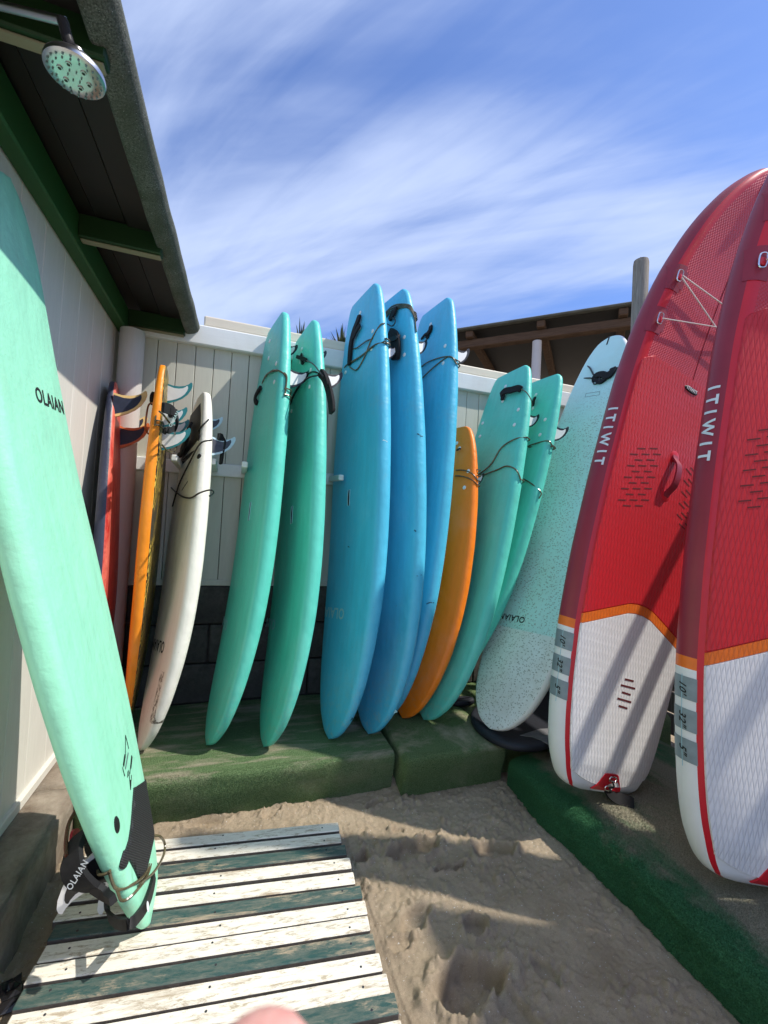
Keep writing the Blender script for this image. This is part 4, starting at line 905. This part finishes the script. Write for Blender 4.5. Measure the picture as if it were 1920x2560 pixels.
H_.free([(968, 810, .05), (980, 815, .06), (988, 805, .06), (984, 795, .06), (972, 800, .05)], .0042, MT['cordblack'])
I_ = softboard('I', 'blue', (.944, 2.363, 191.406, 5.951, -3.502, 2.576, .572, .121, .019), 'blue soft surfboard standing against the small orange one', T=.09,
    fins=((890, .17, .13, .12), (870, 0, .10, .10), (900, -.17, .11, .10)), plugs=((1077, 811), (1113, 865), (1108, 908)))
I_.cord([(1058, 915), (1085, 900), (1120, 892), (1145, 898)], .004); I_.cord([(1058, 945), (1090, 915), (1125, 892), (1148, 905)], .004)
I_.strap([(1072, 845, .045), (1068, 838, .05), (1075, 826, .055), (1077, 815, .05)], .03, .012); I_.strap([(1053, 848, .05), (1063, 836, .055), (1074, 832, .055)], .014, .008)
J_ = softboard('J', 'orange', (1.052, 2.364, 199.416, 10.277, -1.335, 1.806, .518, .083, -.001), 'small orange soft surfboard between the blue and teal ones', 'small', .07,
    fins=((1198, .15, .10, .09),), plugs=((1149, 1121), (1171, 1178), (1161, 1219), (1142, 1108)))
J_.cord([(1142, 1176), (1160, 1176), (1180, 1184), (1197, 1200)], .0036); J_.cord([(1140, 1190), (1160, 1192), (1180, 1200), (1198, 1212)], .0036); J_.free([(1142, 1126, .04), (1147, 1122, .045), (1152, 1122, .04)], .006, MT['cordblack'])
K_ = softboard('K', 'teal', (1.193, 2.301, 187.586, 14.019, -3.408, 2.288, .557, .109, -.001), 'teal soft surfboard leaning behind the small orange one, black cuff across its tail',
    fins=((1048, .17, .12, .11), (1030, 0, .1, .1), (1055, -.17, .11, .1)), plugs=((1264, 966), (1257, 1003), (1296, 1024), (1286, 1062), (1207, 1058), (1200, 1091)))
K_.free([(1300, 972, .05), (1315, 980, .05), (1328, 1000, .04), (1330, 1018, .0)], .0035); K_.strap([(1252, 988, .05), (1262, 978, .055), (1278, 975, .055), (1293, 971, .055), (1303, 973, .05)], .042, .014); K_.strap([(1256, 1000, .045), (1257, 988, .05), (1256, 978, .055)], .03, .010)
K_.cord([(1200, 1185), (1230, 1160), (1255, 1120), (1290, 1098), (1322, 1092)], .0044); K_.cord([(1215, 1186), (1245, 1175), (1268, 1166), (1290, 1175), (1305, 1198)], .0044)
L_ = softboard('L', 'teal', (1.316, 2.468, 184.473, 15.671, 1.954, 2.282, .553, .161, .001), 'teal soft surfboard leaning in front of the speckled longboard', 'foam',
    fins=((1078, .17, .13, .125), (1060, 0, .1, .1), (1080, -.17, .11, .1)), plugs=((1340, 987), (1332, 1022), (1363, 1049), (1350, 1087)))
L_.cord([(1322, 1118), (1345, 1108), (1370, 1103), (1386, 1112)], .0044); L_.cord([(1310, 1198), (1330, 1210), (1346, 1228), (1354, 1246)], .0044, wrap=False); L_.strap([(1332, 1015, .05), (1334, 1002, .055), (1338, 993, .05)], .02, .010)

MT['tear'] = plain('torn_foam_edge', (.02, .11, .17), .7, .2, 30, 0); MT['tearlight'] = plain('exposed_foam', (.45, .68, .75), .7, .2, 30, 0)
strip(G_, [((957, 1100), (967, 1103)), ((967, 1103), (962, 1109))], .0035, MT['tearlight'], 'foam_tear'); strip(H_, [((1043, 1084), (1052, 1090)), ((1052, 1090), (1058, 1091))], .0035, MT['tear'], 'foam_tear'); strip(H_, [((1042, 1440), (1050, 1437))], .002, MT['tear'], 'foam_tear'); strip(H_, [((1036, 1325), (1040, 1329))], .003, MT['tear'], 'foam_tear')
strip(I_, [((1066, 1510), (1075, 1506)), ((1075, 1506), (1086, 1507))], .0025, MT['tear'], 'foam_tear'); strip(G_, [((870, 1366), (874, 1368))], .003, MT['tear'], 'foam_tear'); strip(H_, [((986, 1784), (994, 1778))], .004, MT['tearlight'], 'foam_tear'); strip(G_, [((872, 1803), (884, 1796))], .0022, MT['tear'], 'foam_tear')
# ---- pale speckled longboard
M_ = Board('longboard', 'long', 2.75, .597, .075, .074, .038, 1.421, 2.036, .238, 189.244, 24.141, -4.027, simple(MT['speckle'], MT['whitepvc'], MT['darkgreen']), 'pale aqua speckled longboard with white nose standing on the black board bag')
u, v = M_.uv(1280, 1544); M_.text('OLAIAN', u, v, .052, MT['ink'], math.pi, bold=.02)
for q in ((1251, 1539),): u, v = M_.uv(*q); M_.text('C', u, v, .05, MT['ink'], math.pi/2, bold=.03)
M_.cord([(1460, 914), (1475, 920), (1485, 938), (1498, 950)], .006, MT['cordblack'], wrap=False); M_.cord([(1444, 949), (1470, 946), (1495, 948)], .005, MT['cordblack'], wrap=False); M_.cord([(1545, 920), (1530, 926), (1515, 936)], .005, MT['cordblack'], wrap=False)
M_.strap([(1488, 955, .045), (1490, 940, .055), (1505, 936, .06), (1520, 940, .06), (1530, 930, .06), (1534, 920, .055)], .045, .016); M_.strap([(1486, 946, .05), (1500, 955, .055), (1515, 945, .06)], .03, .014)
M_.free([(1482, 950, .045), (1485, 960, .05), (1496, 956, .055), (1500, 940, .06), (1490, 933, .055)], .005, MT['cordblack'])
strip(M_, [((1524, 840), (1517, 862))], .006, MT['ink'], 'tail_slot')
strip(M_, [((1463, 993), (1499, 987)), ((1465, 984), (1500, 979)), ((1463, 993), (1465, 984)), ((1499, 987), (1500, 979))], .0016, MT['nozzle'])
M_.fin(0, M_.L*.88, .16, .18, MT['finink'], MT['finink'])

# ================================================================== red inflatable paddleboards
SUPM = [MT['weave'], MT['redpvc'], MT['maroon'], MT['orangepvc'], MT['whitepvc']]
def make_sup(L, W, rb, rt, x, y, z, az, a, bl, label, ref=None):
    sW, sO = .2105, .2235
    def pick(s, j):
        deck = j < 5; edge = j in (5, 27); line = j in (6, 26); bot = 13 <= j < 19
        if bot: return 4
        if deck or edge: return (0 if deck else 1) if s > sO else 4
        if line: return 1
        return 4 if s < sW else 3 if s < sO else 2
    b = Board('paddleboard', 'sup', L, W, .127, rb, rt, x, y, z, az, a, bl, {'list': SUPM, 'pick': pick}, label, 'paddleboard', 'red and white paddleboards', cuts=(sW, sO))
    return b
def railp(b, v, ang, off=.001, sg=-1):
    s = min(max(v/b.L, 0), 1); hw, ht = b.hw(s), b.ht(s); rr = min(ht, hw*.98); a = math.radians(ang); return np.array([sg*((hw-rr)+(rr+off)*-math.cos(a)), v, b.rock(s)+(ht+off)*math.sin(a)])
def quad_sheet(name, fn, nu, nv, m, parent):
    V = [fn(i/nu, j/nv) for j in range(nv+1) for i in range(nu+1)]; Fc = [(j*(nu+1)+i, j*(nu+1)+i+1, (j+1)*(nu+1)+i+1, (j+1)*(nu+1)+i) for j in range(nv) for i in range(nu)]
    return mesh(name, V, Fc, m, parent, True, 60)
def dress(b, K):
    L = b.L
    def padhw(v): s = v/L; hw, ht = b.hw(s), b.ht(s); rr = min(ht, hw*.98); return hw-rr*.62
    def pad(name, f0, f1, m, h, nu=14, nv=40):
        def fn(p, q):
            t = p*2-1; edge = p in (0, 1) or q in (0, 1); va, vb_ = f0(t), f1(t); v = va+(vb_-va)*q; uu = t*padhw(v); return b.surf(uu, v, -.001 if edge else h)
        def fn2(p, q):
            pp = (0, .0)[0] if p == 0 else p; return fn(p, q)
        # dense borders so the edge is a crisp step
        P = [0, .006]+list(np.linspace(.02, .98, nu))+[.994, 1]; Q = [0, .004]+list(np.linspace(.012, .988, nv))+[.996, 1]
        V = [fn(p, q) for q in Q for p in P]; n = len(P); Fc = [(j*n+i, j*n+i+1, (j+1)*n+i+1, (j+1)*n+i) for j in range(len(Q)-1) for i in range(n-1)]
        return fixn(mesh(name, V, Fc, m, b.root, True, 50))
    vc, ve, vob = K['vc'], K['ve'], K['ob']; vee = lambda t: vc+(ve-vc)*max(0, (abs(t)-.16)/.84)
    tail = lambda t: .035+.05*abs(t)**3
    pad('tail_pad', tail, vee, MT['quiltwhite'], .005)
    pad('stripe_pad', lambda t: vee(t)+.001, lambda t: vee(t)+vob, MT['quiltorange'], .0048, 14, 6)
    top = lambda t: K['vt']-.05*max(0, (abs(t)-.80)/.2)**2
    pad('deck_pad', lambda t: vee(t)+vob+.001, top, MT['quiltred'], .005, 14, 60)
    # grooves in the pad
    def dashes(lst, wd, name, m=MT['ink']):
        for (u0, v0, u1, v1) in lst:
            n_ = np.array([-(v1-v0), u1-u0]); n_ = n_/np.linalg.norm(n_)*wd
            mesh(name, [b.surf(u0+n_[0], v0+n_[1], .0062), b.surf(u1+n_[0], v1+n_[1], .0062), b.surf(u1-n_[0], v1-n_[1], .0062), b.surf(u0-n_[0], v0-n_[1], .0062)], [(0, 1, 2, 3)], m, b.root)
    dashes(K['dash'], .0026, 'drain_slot', MT['groove']); dashes([(-u0, v0, -u1, v1) for u0, v0, u1, v1 in K['dash']], .0026, 'drain_slot', MT['groove']); dashes(K['rule'], .0042, 'gauge_mark', MT['groove'])
    # red tail patch with rings
    vt_ = K['tailv']
    tp = [(-.088, .016), (-.075, .035), (-.052, vt_*.75), (-.040, vt_*.96), (-.022, vt_), (.022, vt_), (.040, vt_*.96), (.052, vt_*.75), (.075, .035), (.088, .016)]
    V = [b.surf(u, v, .009) for u, v in tp]+[b.surf(u, v, .002) for u, v in tp]; n = len(tp); tpo = fixn(mesh('tail_patch', V, [tuple(range(n))]+[(i, (i+1) % n, n+(i+1) % n, n+i) for i in range(n)], MT['redpvc'], b.root))
    def dring(u, v, w=.034, h=.016, rot=0., off=.018):
        c, s = math.cos(rot), math.sin(rot); P = [(u+x*c-y*s, v+x*s+y*c) for x, y in ((-w/2, 0), (-w/2, h), (w/2, h), (w/2, 0))]; o = tube('d_ring', smoothpath([b.surf(*p, off) for p in P], 4, True), .0028, MT['steel'], b.root, 6, True); return o
    dring(0, vt_*.72); dring(-.012, vt_*.30)
    tube('lace', smoothpath([b.surf(0, vt_*.72, .015), b.surf(.014, vt_*.5, .02), b.surf(-.008, vt_*.4, .018), b.surf(.012, vt_*.25, .02), b.surf(.02, .012, .016)], 5), .004, MT['cordblack'], b.root, 6)
    # bungee rings and cords
    r1, r2 = K['r1'], K['r2']
    for sg in (-1, 1):
        for (u, v) in (r1, r2):
            u = abs(u)*sg
            pt = [(u+.075*sg*.35, v+.075), (u-.045*sg, v+.030), (u-.055*sg, v-.020), (u-.02*sg, v-.055), (u+.045*sg, v-.06)]
            V = []; q = 7
            for i in range(q):
                for j in range(q): V.append(b.surf(u+sg*(-.055+.085*i/(q-1)), v-.065+.13*j/(q-1), .0022))
            mesh('ring_patch', V, [(i*q+j, i*q+j+1, (i+1)*q+j+1, (i+1)*q+j) for i in range(q-1) for j in range(q-1) if (i, j) not in ((0, 0), (0, q-2))], MT['maroon'], b.root, True)
            dring(u, v, .045, .016, math.pi/2*sg, .016)
            box('ring_tab', tuple(b.surf(u-sg*.012, v, .009)), (.03, .03, .006), MT['redpvc'], b.root, .002)
    R = lambda r, sg: b.surf(abs(r[0])*sg-.014*sg, r[1], .02)
    for p, q in ((R(r1, -1), R(r1, 1)), (R(r1, -1)-[0, .012, 0], R(r2, 1)), (R(r2, -1), R(r1, 1)-[0, .012, 0])): tube('bungee_cord', [p, (p+q)/2+np.array([0, 0, .012]), q], .0035, MT['bungee'], b.root, 6)
    # centre seam, handle, tag, valve
    tube('centre_seam', [b.surf(0, v, .0008) for v in np.linspace(K['vt'], L*.90, 24)], .0016, MT['maroon'], b.root, 5)
    hv = K['hv']; hp = [b.surf(0, hv-.105, .004), b.surf(0, hv-.085, .012), b.surf(0, hv-.05, .036), b.surf(0, hv, .042), b.surf(0, hv+.05, .036), b.surf(0, hv+.085, .012), b.surf(0, hv+.105, .004)]
    ribbon('carry_handle', hp, .036, .008, MT['maroon'], b.root)
    b.disc('handle_patch', 0, hv+.10, .034, MT['redpvc'], .007, 16, .03); b.disc('handle_patch', 0, hv-.10, .034, MT['redpvc'], .007, 16, .03)
    tv_ = K['tagv']; b.disc('logo_tag', 0, tv_, .052, MT['black'], .009, 20, .015); b.text('ITIWIT', 0, tv_, .024, MT['inkwhite'], 0, .0105, .03)
    nv_ = L*.955; b.disc('valve_patch', 0, nv_-.01, .06, MT['maroon'], .004, 22, .085); vo = b.disc('valve', 0, nv_+.01, .032, MT['black'], .012, 18); b.disc('valve_cap', 0, nv_+.01, .020, MT['darkchrome'], .016, 16, parent=vo)
    # rail lettering, labels and bands, both sides
    for sg in (-1, 1):
        def rt(s_, v0, ang, size, m, bold=.02, name='rail_lettering', sp=0.):
            V, Fc = textgeo(s_, size, bold, sp); rr = b.ht(.5)
            mesh(name, [railp(b, v0-x, ang-math.degrees(y/rr), .0022, sg) for x, y in V], Fc, m, b.root)
        rt('I T I W I T', K['itv'], 168, .060, MT['inkwhite'], .03)
        for (va, vb_, s_) in K['lab']:
            quad_sheet('size_label', lambda p, q: railp(b, va+(vb_-va)*q, 128+95*p, .0012, sg), 8, 4, MT['greylabel'], b.root)
            rt(s_, (va+vb_)/2, 168, .034, MT['ink'], .02, 'size_lettering', .3)
        tube('rail_seam', [railp(b, v, 170, .0005, sg) for v in np.linspace(K['lab'][2][0]-.02, K['lab'][0][1]+.005, 10)], .0012, MT['inkpale'], b.root, 5)
    b.fin(0, .16, .19, .21, MT['finred'], MT['finred'], 0, .010, [(-.1, 0), (-.02, .25), (.02, .5), (.10, .8), (.22, .95), (.45, 1.0), (.72, .95), (.86, .75), (.92, .4), (.98, 0)] if False else [(0, 0), (-.08, .3), (-.2, .6), (-.28, .85), (-.2, .97), (.05, 1.0), (.35, .96), (.55, .8), (.75, .5), (.95, 0)], .9)
MT['groove'] = plain('pad_groove', (.10, .006, .008), .8, .1, 30, 0)
N_ = make_sup(3.05, .795, .060, .216, 1.568, 1.590, .15, 273.036, -.645, 15.074, 'red and white paddleboard beside the speckled longboard, black strap at its tail')
K = {}
q = N_.uv(1594, 1536); K['vc'] = q[1]; q2 = N_.uv(1434, 1552); K['ve'] = q2[1]; K['ob'] = N_.uv(1594, 1512)[1]-q[1]
K['vt'] = N_.uv(1680, 916)[1]; K['tailv'] = N_.uv(1513, 1930)[1]; K['hv'] = N_.uv(1700, 1205)[1]; K['tagv'] = K['vt']-.055
K['r1'] = N_.uv(1690, 692); K['r2'] = N_.uv(1641, 798)
K['dash'] = []
for k in range(11):
    base = (450-8.6*k) if k % 2 == 0 else (414-8.7*k)
    for i in range(2 if k % 2 == 0 else 3):
        x0 = base+(71 if k % 2 == 0 else 68)*i; y0 = 1697+33.6*k; a_ = N_.uv(1400+x0/2.354, 400+y0/2.354); c_ = N_.uv(1400+(x0+46)/2.354, 400+(y0+3)/2.354); K['dash'].append((*a_, *c_))
K['rule'] = [(*N_.uv(1100+x0/2.592, 1300+y0/2.592), *N_.uv(1100+x1/2.592, 1300+y1/2.592)) for x0, y0, x1, y1 in ((1190, 1028, 1248, 1042), (1165, 1066, 1257, 1090), (1172, 1112, 1228, 1130), (1142, 1152, 1232, 1178), (1150, 1200, 1207, 1218))]
rs = lambda y_: N_.s_at(y_, -1)*N_.L
K['itv'] = rs(1090); K['lab'] = [(rs(1618), rs(1574), "10'"), (rs(1678), rs(1635), '32"'), (rs(1738), rs(1694), '5"')]
dress(N_, K)
O_ = make_sup(3.08, .785, .030, .215, 1.756, 1.020, .15, 254.621, 2.444, 8.296, 'red and white paddleboard in front of the fence, overlapping the other red one')
dress(O_, K)
# velcro strap lying at the tail of the first paddleboard
sp = [onz(1520, 1962, .215), onz(1530, 1985, .185), onz(1550, 1998, .165), onz(1585, 2010, .160)]
t = empty('velcro_strap', tuple(sp[1]*[1, 1, 0]+[0, 0, .15]), 'black velcro strap dangling from the red paddleboard tail onto turf', 'strap')
ribbon('band', [p-np.array(t.location) for p in sp], .052, .010, MT['strap'], t, (-.2, -.7, .7))
# ---- black board bag under the longboard
fe = [onz(*p, .215) for p in ((1392, 1866), (1350, 1876), (1300, 1876), (1255, 1866), (1215, 1846), (1188, 1822), (1176, 1800), (1180, 1782), (1196, 1768), (1230, 1752))]
out = [(2.30, fe[0][1]+.02)]+[(p[0], p[1]) for p in fe]+[(2.30, fe[-1][1]+.12)]
bag = empty('board_bag', (1.7, 2.2, .2), 'black padded board bag lying flat under the speckled longboard', 'bag')
def pill(name, pts, z0, z1, m, parent, o, r=.016):
    P = np.array(pts); c = P.mean(0); rings = [(0, z0+.002), (-.0, z0), (1, z0+.004), (1.0, (z0+z1)/2), (.6, z1-.004), (0, z1)]; V = []; n = len(P)
    nr = []
    for i in range(n):
        d = P[(i+1) % n]-P[i-1]; q = np.array([d[1], -d[0]]); q = q/(np.linalg.norm(q)+1e-9); nr.append(q if q@(P[i]-c) > 0 else -q)
    prf = [(-r, z0), (-r*.2, z0+(z1-z0)*.12), (0, z0+(z1-z0)*.4), (-r*.1, z0+(z1-z0)*.7), (-r*.5, z0+(z1-z0)*.92), (-r*1.2, z1), (-r*4, z1+.0)]
    for d, z in prf:
        for i in range(n): V.append((P[i][0]+nr[i][0]*d-o[0], P[i][1]+nr[i][1]*d-o[1], z-o[2]))
    Fc = [(k*n+i, k*n+(i+1) % n, (k+1)*n+(i+1) % n, (k+1)*n+i) for k in range(len(prf)-1) for i in range(n)]; Fc += [tuple(range(n)), tuple((len(prf)-1)*n+i for i in range(n))]
    return fixn(mesh(name, V, Fc, m, parent, True, 60))
sp_ = [np.array(p) for p in out]; dense = smoothpath(sp_, 4, True); pill('cover', dense, .203, .238, MT['neoprene'], bag, (1.7, 2.2, .2))
lp = [onz(*p, .242)[:2] for p in ((1300, 1838), (1330, 1842), (1352, 1850), (1375, 1864), (1396, 1856), (1392, 1820), (1350, 1822))]
prism('liner_flap', [tuple(p) for p in lp], .2395, .2425, MT['liner'], bag, lambda a, c, z: (a-1.7, c-2.2, z-.2))
fb = onz(1150, 1752, .22); b2 = empty('black_board_nose', (fb[0], fb[1], .2), 'small black pouch on the turf in the shade behind the longboard', 'bag')  # small flat pad standing in for the black nose of another board
P = [(.10*math.cos(a)*(1.0 if math.cos(a) > 0 else .8), .05*math.sin(a)) for a in np.linspace(0, 2*math.pi, 18, endpoint=False)]; pill('cover', P, .002, .034, MT['neoprene'], b2, (0, 0, 0), .01)

# ---- shower under the eave
Dp = .90; hc = atdepth(187, 190, Dp); jt = atdepth(157, 52, Dp+.0)
sh = empty('shower_head', tuple(hc), 'round chrome shower head on an arm under the felt roof eave', 'shower')
Rh = 66/FPX*Dp
rp_ = [(0, .0), (.55, -.001), (.9, .000), (.985, .003), (1, .008), (.97, .014), (.80, .024), (.50, .034), (.30, .040), (.24, .055), (.0, .056)]
V = []; Fc = []; n = 36
for r_, z_ in rp_:
    for k in range(n): a = 2*math.pi*k/n; V.append((Rh*r_*math.cos(a), Rh*r_*math.sin(a), z_))
for i in range(len(rp_)-1):
    for k in range(n): Fc.append((i*n+k, i*n+(k+1) % n, (i+1)*n+(k+1) % n, (i+1)*n+k))
fixn(mesh('head', V, Fc, MT['chrome'], sh, True, 40))
def nozzle(r_, a, s): V, Fc = tubegeo([(Rh*r_*math.cos(a), Rh*r_*math.sin(a), .003), (Rh*r_*math.cos(a), Rh*r_*math.sin(a), -.0035)], [s, s*.8], 10); mesh('nozzle', V, Fc, MT['nozzle'], sh, True, 40)
for k in range(22): nozzle(.84, k*2*math.pi/22, .0022)
for k in range(16): nozzle(.68, k*2*math.pi/16+.1, .0020)
for k in range(6):
    a = k*math.pi/3+.4; V, Fc = tubegeo([(Rh*.46*math.cos(a), Rh*.46*math.sin(a), .003), (Rh*.46*math.cos(a), Rh*.46*math.sin(a), -.003)], [.0062, .0052], 14); mesh('jet_ring', V, Fc, MT['chrome'], sh, True, 40)
    V, Fc = tubegeo([(Rh*.46*math.cos(a), Rh*.46*math.sin(a), -.0028), (Rh*.46*math.cos(a), Rh*.46*math.sin(a), -.0036)], [.0036, .0030], 10); mesh('jet', V, Fc, MT['black'], sh, True, 40)
for k in range(6): nozzle(.22, k*math.pi/3, .0016)
jl = jt-hc; aw = onz(0, 14, jt[2]+.015)-hc; d_ = aw-jl; tw = ((WX+.056)-(hc+jl)[0])/d_[0]; we = jl+d_*tw
tube('swivel', smoothpath([(0, 0, .05), jl*.45+np.array([0, 0, .01]), jl], 6), [.013]*6+[.011]*7, MT['darkchrome'], sh, 14)
tube('arm', [jl+np.array([.006, 0, 0]), jl+d_*tw*.5, we], .0085, MT['chrome'], sh, 14)
tube('spray_lever', [(-Rh*.25, Rh*.75, .004), (-Rh*.45, Rh*1.1, .03)], .0018, MT['steel'], sh, 6)

# ---- scraps of black plastic beside the duckboard
for px, py, sc, sd, lab in ((52, 2500, .060, 3, 'crumpled black plastic scrap touching the end of the duckboard'), (20, 2478, .045, 8, 'small torn black plastic scrap on the sand beside the hut plinth')):
    c = onz(px, py, .0); r = random.Random(sd); P = [(sc*math.cos(a)*r.uniform(.5, 1.1)-.0, sc*math.sin(a)*r.uniform(.4, 1.1)) for a in np.linspace(0, 2*math.pi, 9, endpoint=False)]
    V = [(x, y, r.uniform(.004, .022)) for x, y in P]+[(x*.45, y*.45, r.uniform(.008, .028)) for x, y in P]+[(0, 0, .02)]
    n = 9; Fc = [(i, (i+1) % n, n+(i+1) % n, n+i) for i in range(n)]+[(n+i, n+(i+1) % n, 2*n) for i in range(n)]
    o = mesh('plastic_scrap', V, Fc, MT['plasticbag'], None, False, label=lab, cat='litter'); o.location = (c[0], c[1], 0)
    md = o.modifiers.new('thick', 'SOLIDIFY'); md.thickness = .002

# ---- the photographer's fingertip, out of focus at the lower edge of the view
def m_skin():
    t = NT('pink_skin'); c = t.mix(t.ramp(t.noise(300, 4), .3, .7), (.72, .34, .29), (.82, .44, .38)); t.b.inputs['Subsurface Weight'].default_value = .15; t.b.inputs['Subsurface Radius'].default_value = (.01, .004, .002)
    return t.done(c, .5, t.bump(t.noise(900, 2), .2, .0004))
MT['skin'] = m_skin()
def cw(r, u, f): return CP+CR*r+CU*u+CF*f
tip = atdepth(600, 2578, .072)
J = {'tip': (tip, .0120), 'i1': (cw(-.016, -.112, .067), .0125), 'i2': (cw(.012, -.128, .055), .0082), 'i3': (cw(.034, -.142, .040), .0095), 'kn': (cw(.052, -.150, .022), .013), 'palm': (cw(.062, -.172, -.005), .022), 'wrist': (cw(.070, -.205, -.045), .020), 'fore': (cw(.10, -.26, -.13), .028), 'elbow': (cw(.14, -.36, -.27), .038)}
base = ['kn', 'palm', 'wrist', 'fore', 'elbow']
edges = [('tip', 'i1'), ('i1', 'i2'), ('i2', 'i3'), ('i3', 'kn'), ('kn', 'palm'), ('palm', 'wrist'), ('wrist', 'fore'), ('fore', 'elbow')]
for k, (dr, du, l) in enumerate(((.008, -.014, 1.05), (.014, -.028, 1.0), (.018, -.042, .82))):
    P0 = cw(.056+dr*.6, -.160+du*.9, .012); n0 = f'k{k}'; J[n0] = (P0, .011); edges.append(('palm', n0)); pv = n0
    for q, (r_, u_, f_, rad) in enumerate(((-.022, -.006, .020, .0090), (-.030, -.016, .004, .0082), (-.018, -.012, -.014, .0072))):
        nm = f'f{k}{q}'; J[nm] = (J[pv][0]+(CR*r_+CU*u_+CF*f_)*l, rad); edges.append((pv, nm)); pv = nm
pv = 'palm'
for q, (r_, u_, f_, rad) in enumerate(((-.026, .006, -.006, .013), (-.024, .014, .006, .0105), (-.020, .008, .008, .0085))):
    nm = f't{q}'; J[nm] = (J[pv][0]+CR*r_+CU*u_+CF*f_, rad); edges.append((pv, nm)); pv = nm
names = list(J); hm = bpy.data.meshes.new('hand'); org = J['elbow'][0]
hm.from_pydata([tuple(J[n][0]-org) for n in names], [(names.index(a), names.index(b)) for a, b in edges], [])
hand = bpy.data.objects.new('hand', hm); hand.location = tuple(org); link(hand, None, 'pink hand of the photographer, one blurred fingertip showing over the duckboard', 'hand'); hm.materials.append(MT['skin'])
md = hand.modifiers.new('skin', 'SKIN'); md.use_smooth_shade = True
for i, n in enumerate(names):
    sv = hm.skin_vertices[0].data[i]; sv.radius = (J[n][1], J[n][1]); sv.use_root = n == 'palm'
sb = hand.modifiers.new('smooth', 'SUBSURF'); sb.levels = 2; sb.render_levels = 2
cam_d.dof.use_dof = True; cam_d.dof.focus_distance = 2.3; cam_d.dof.aperture_fstop = 10.0
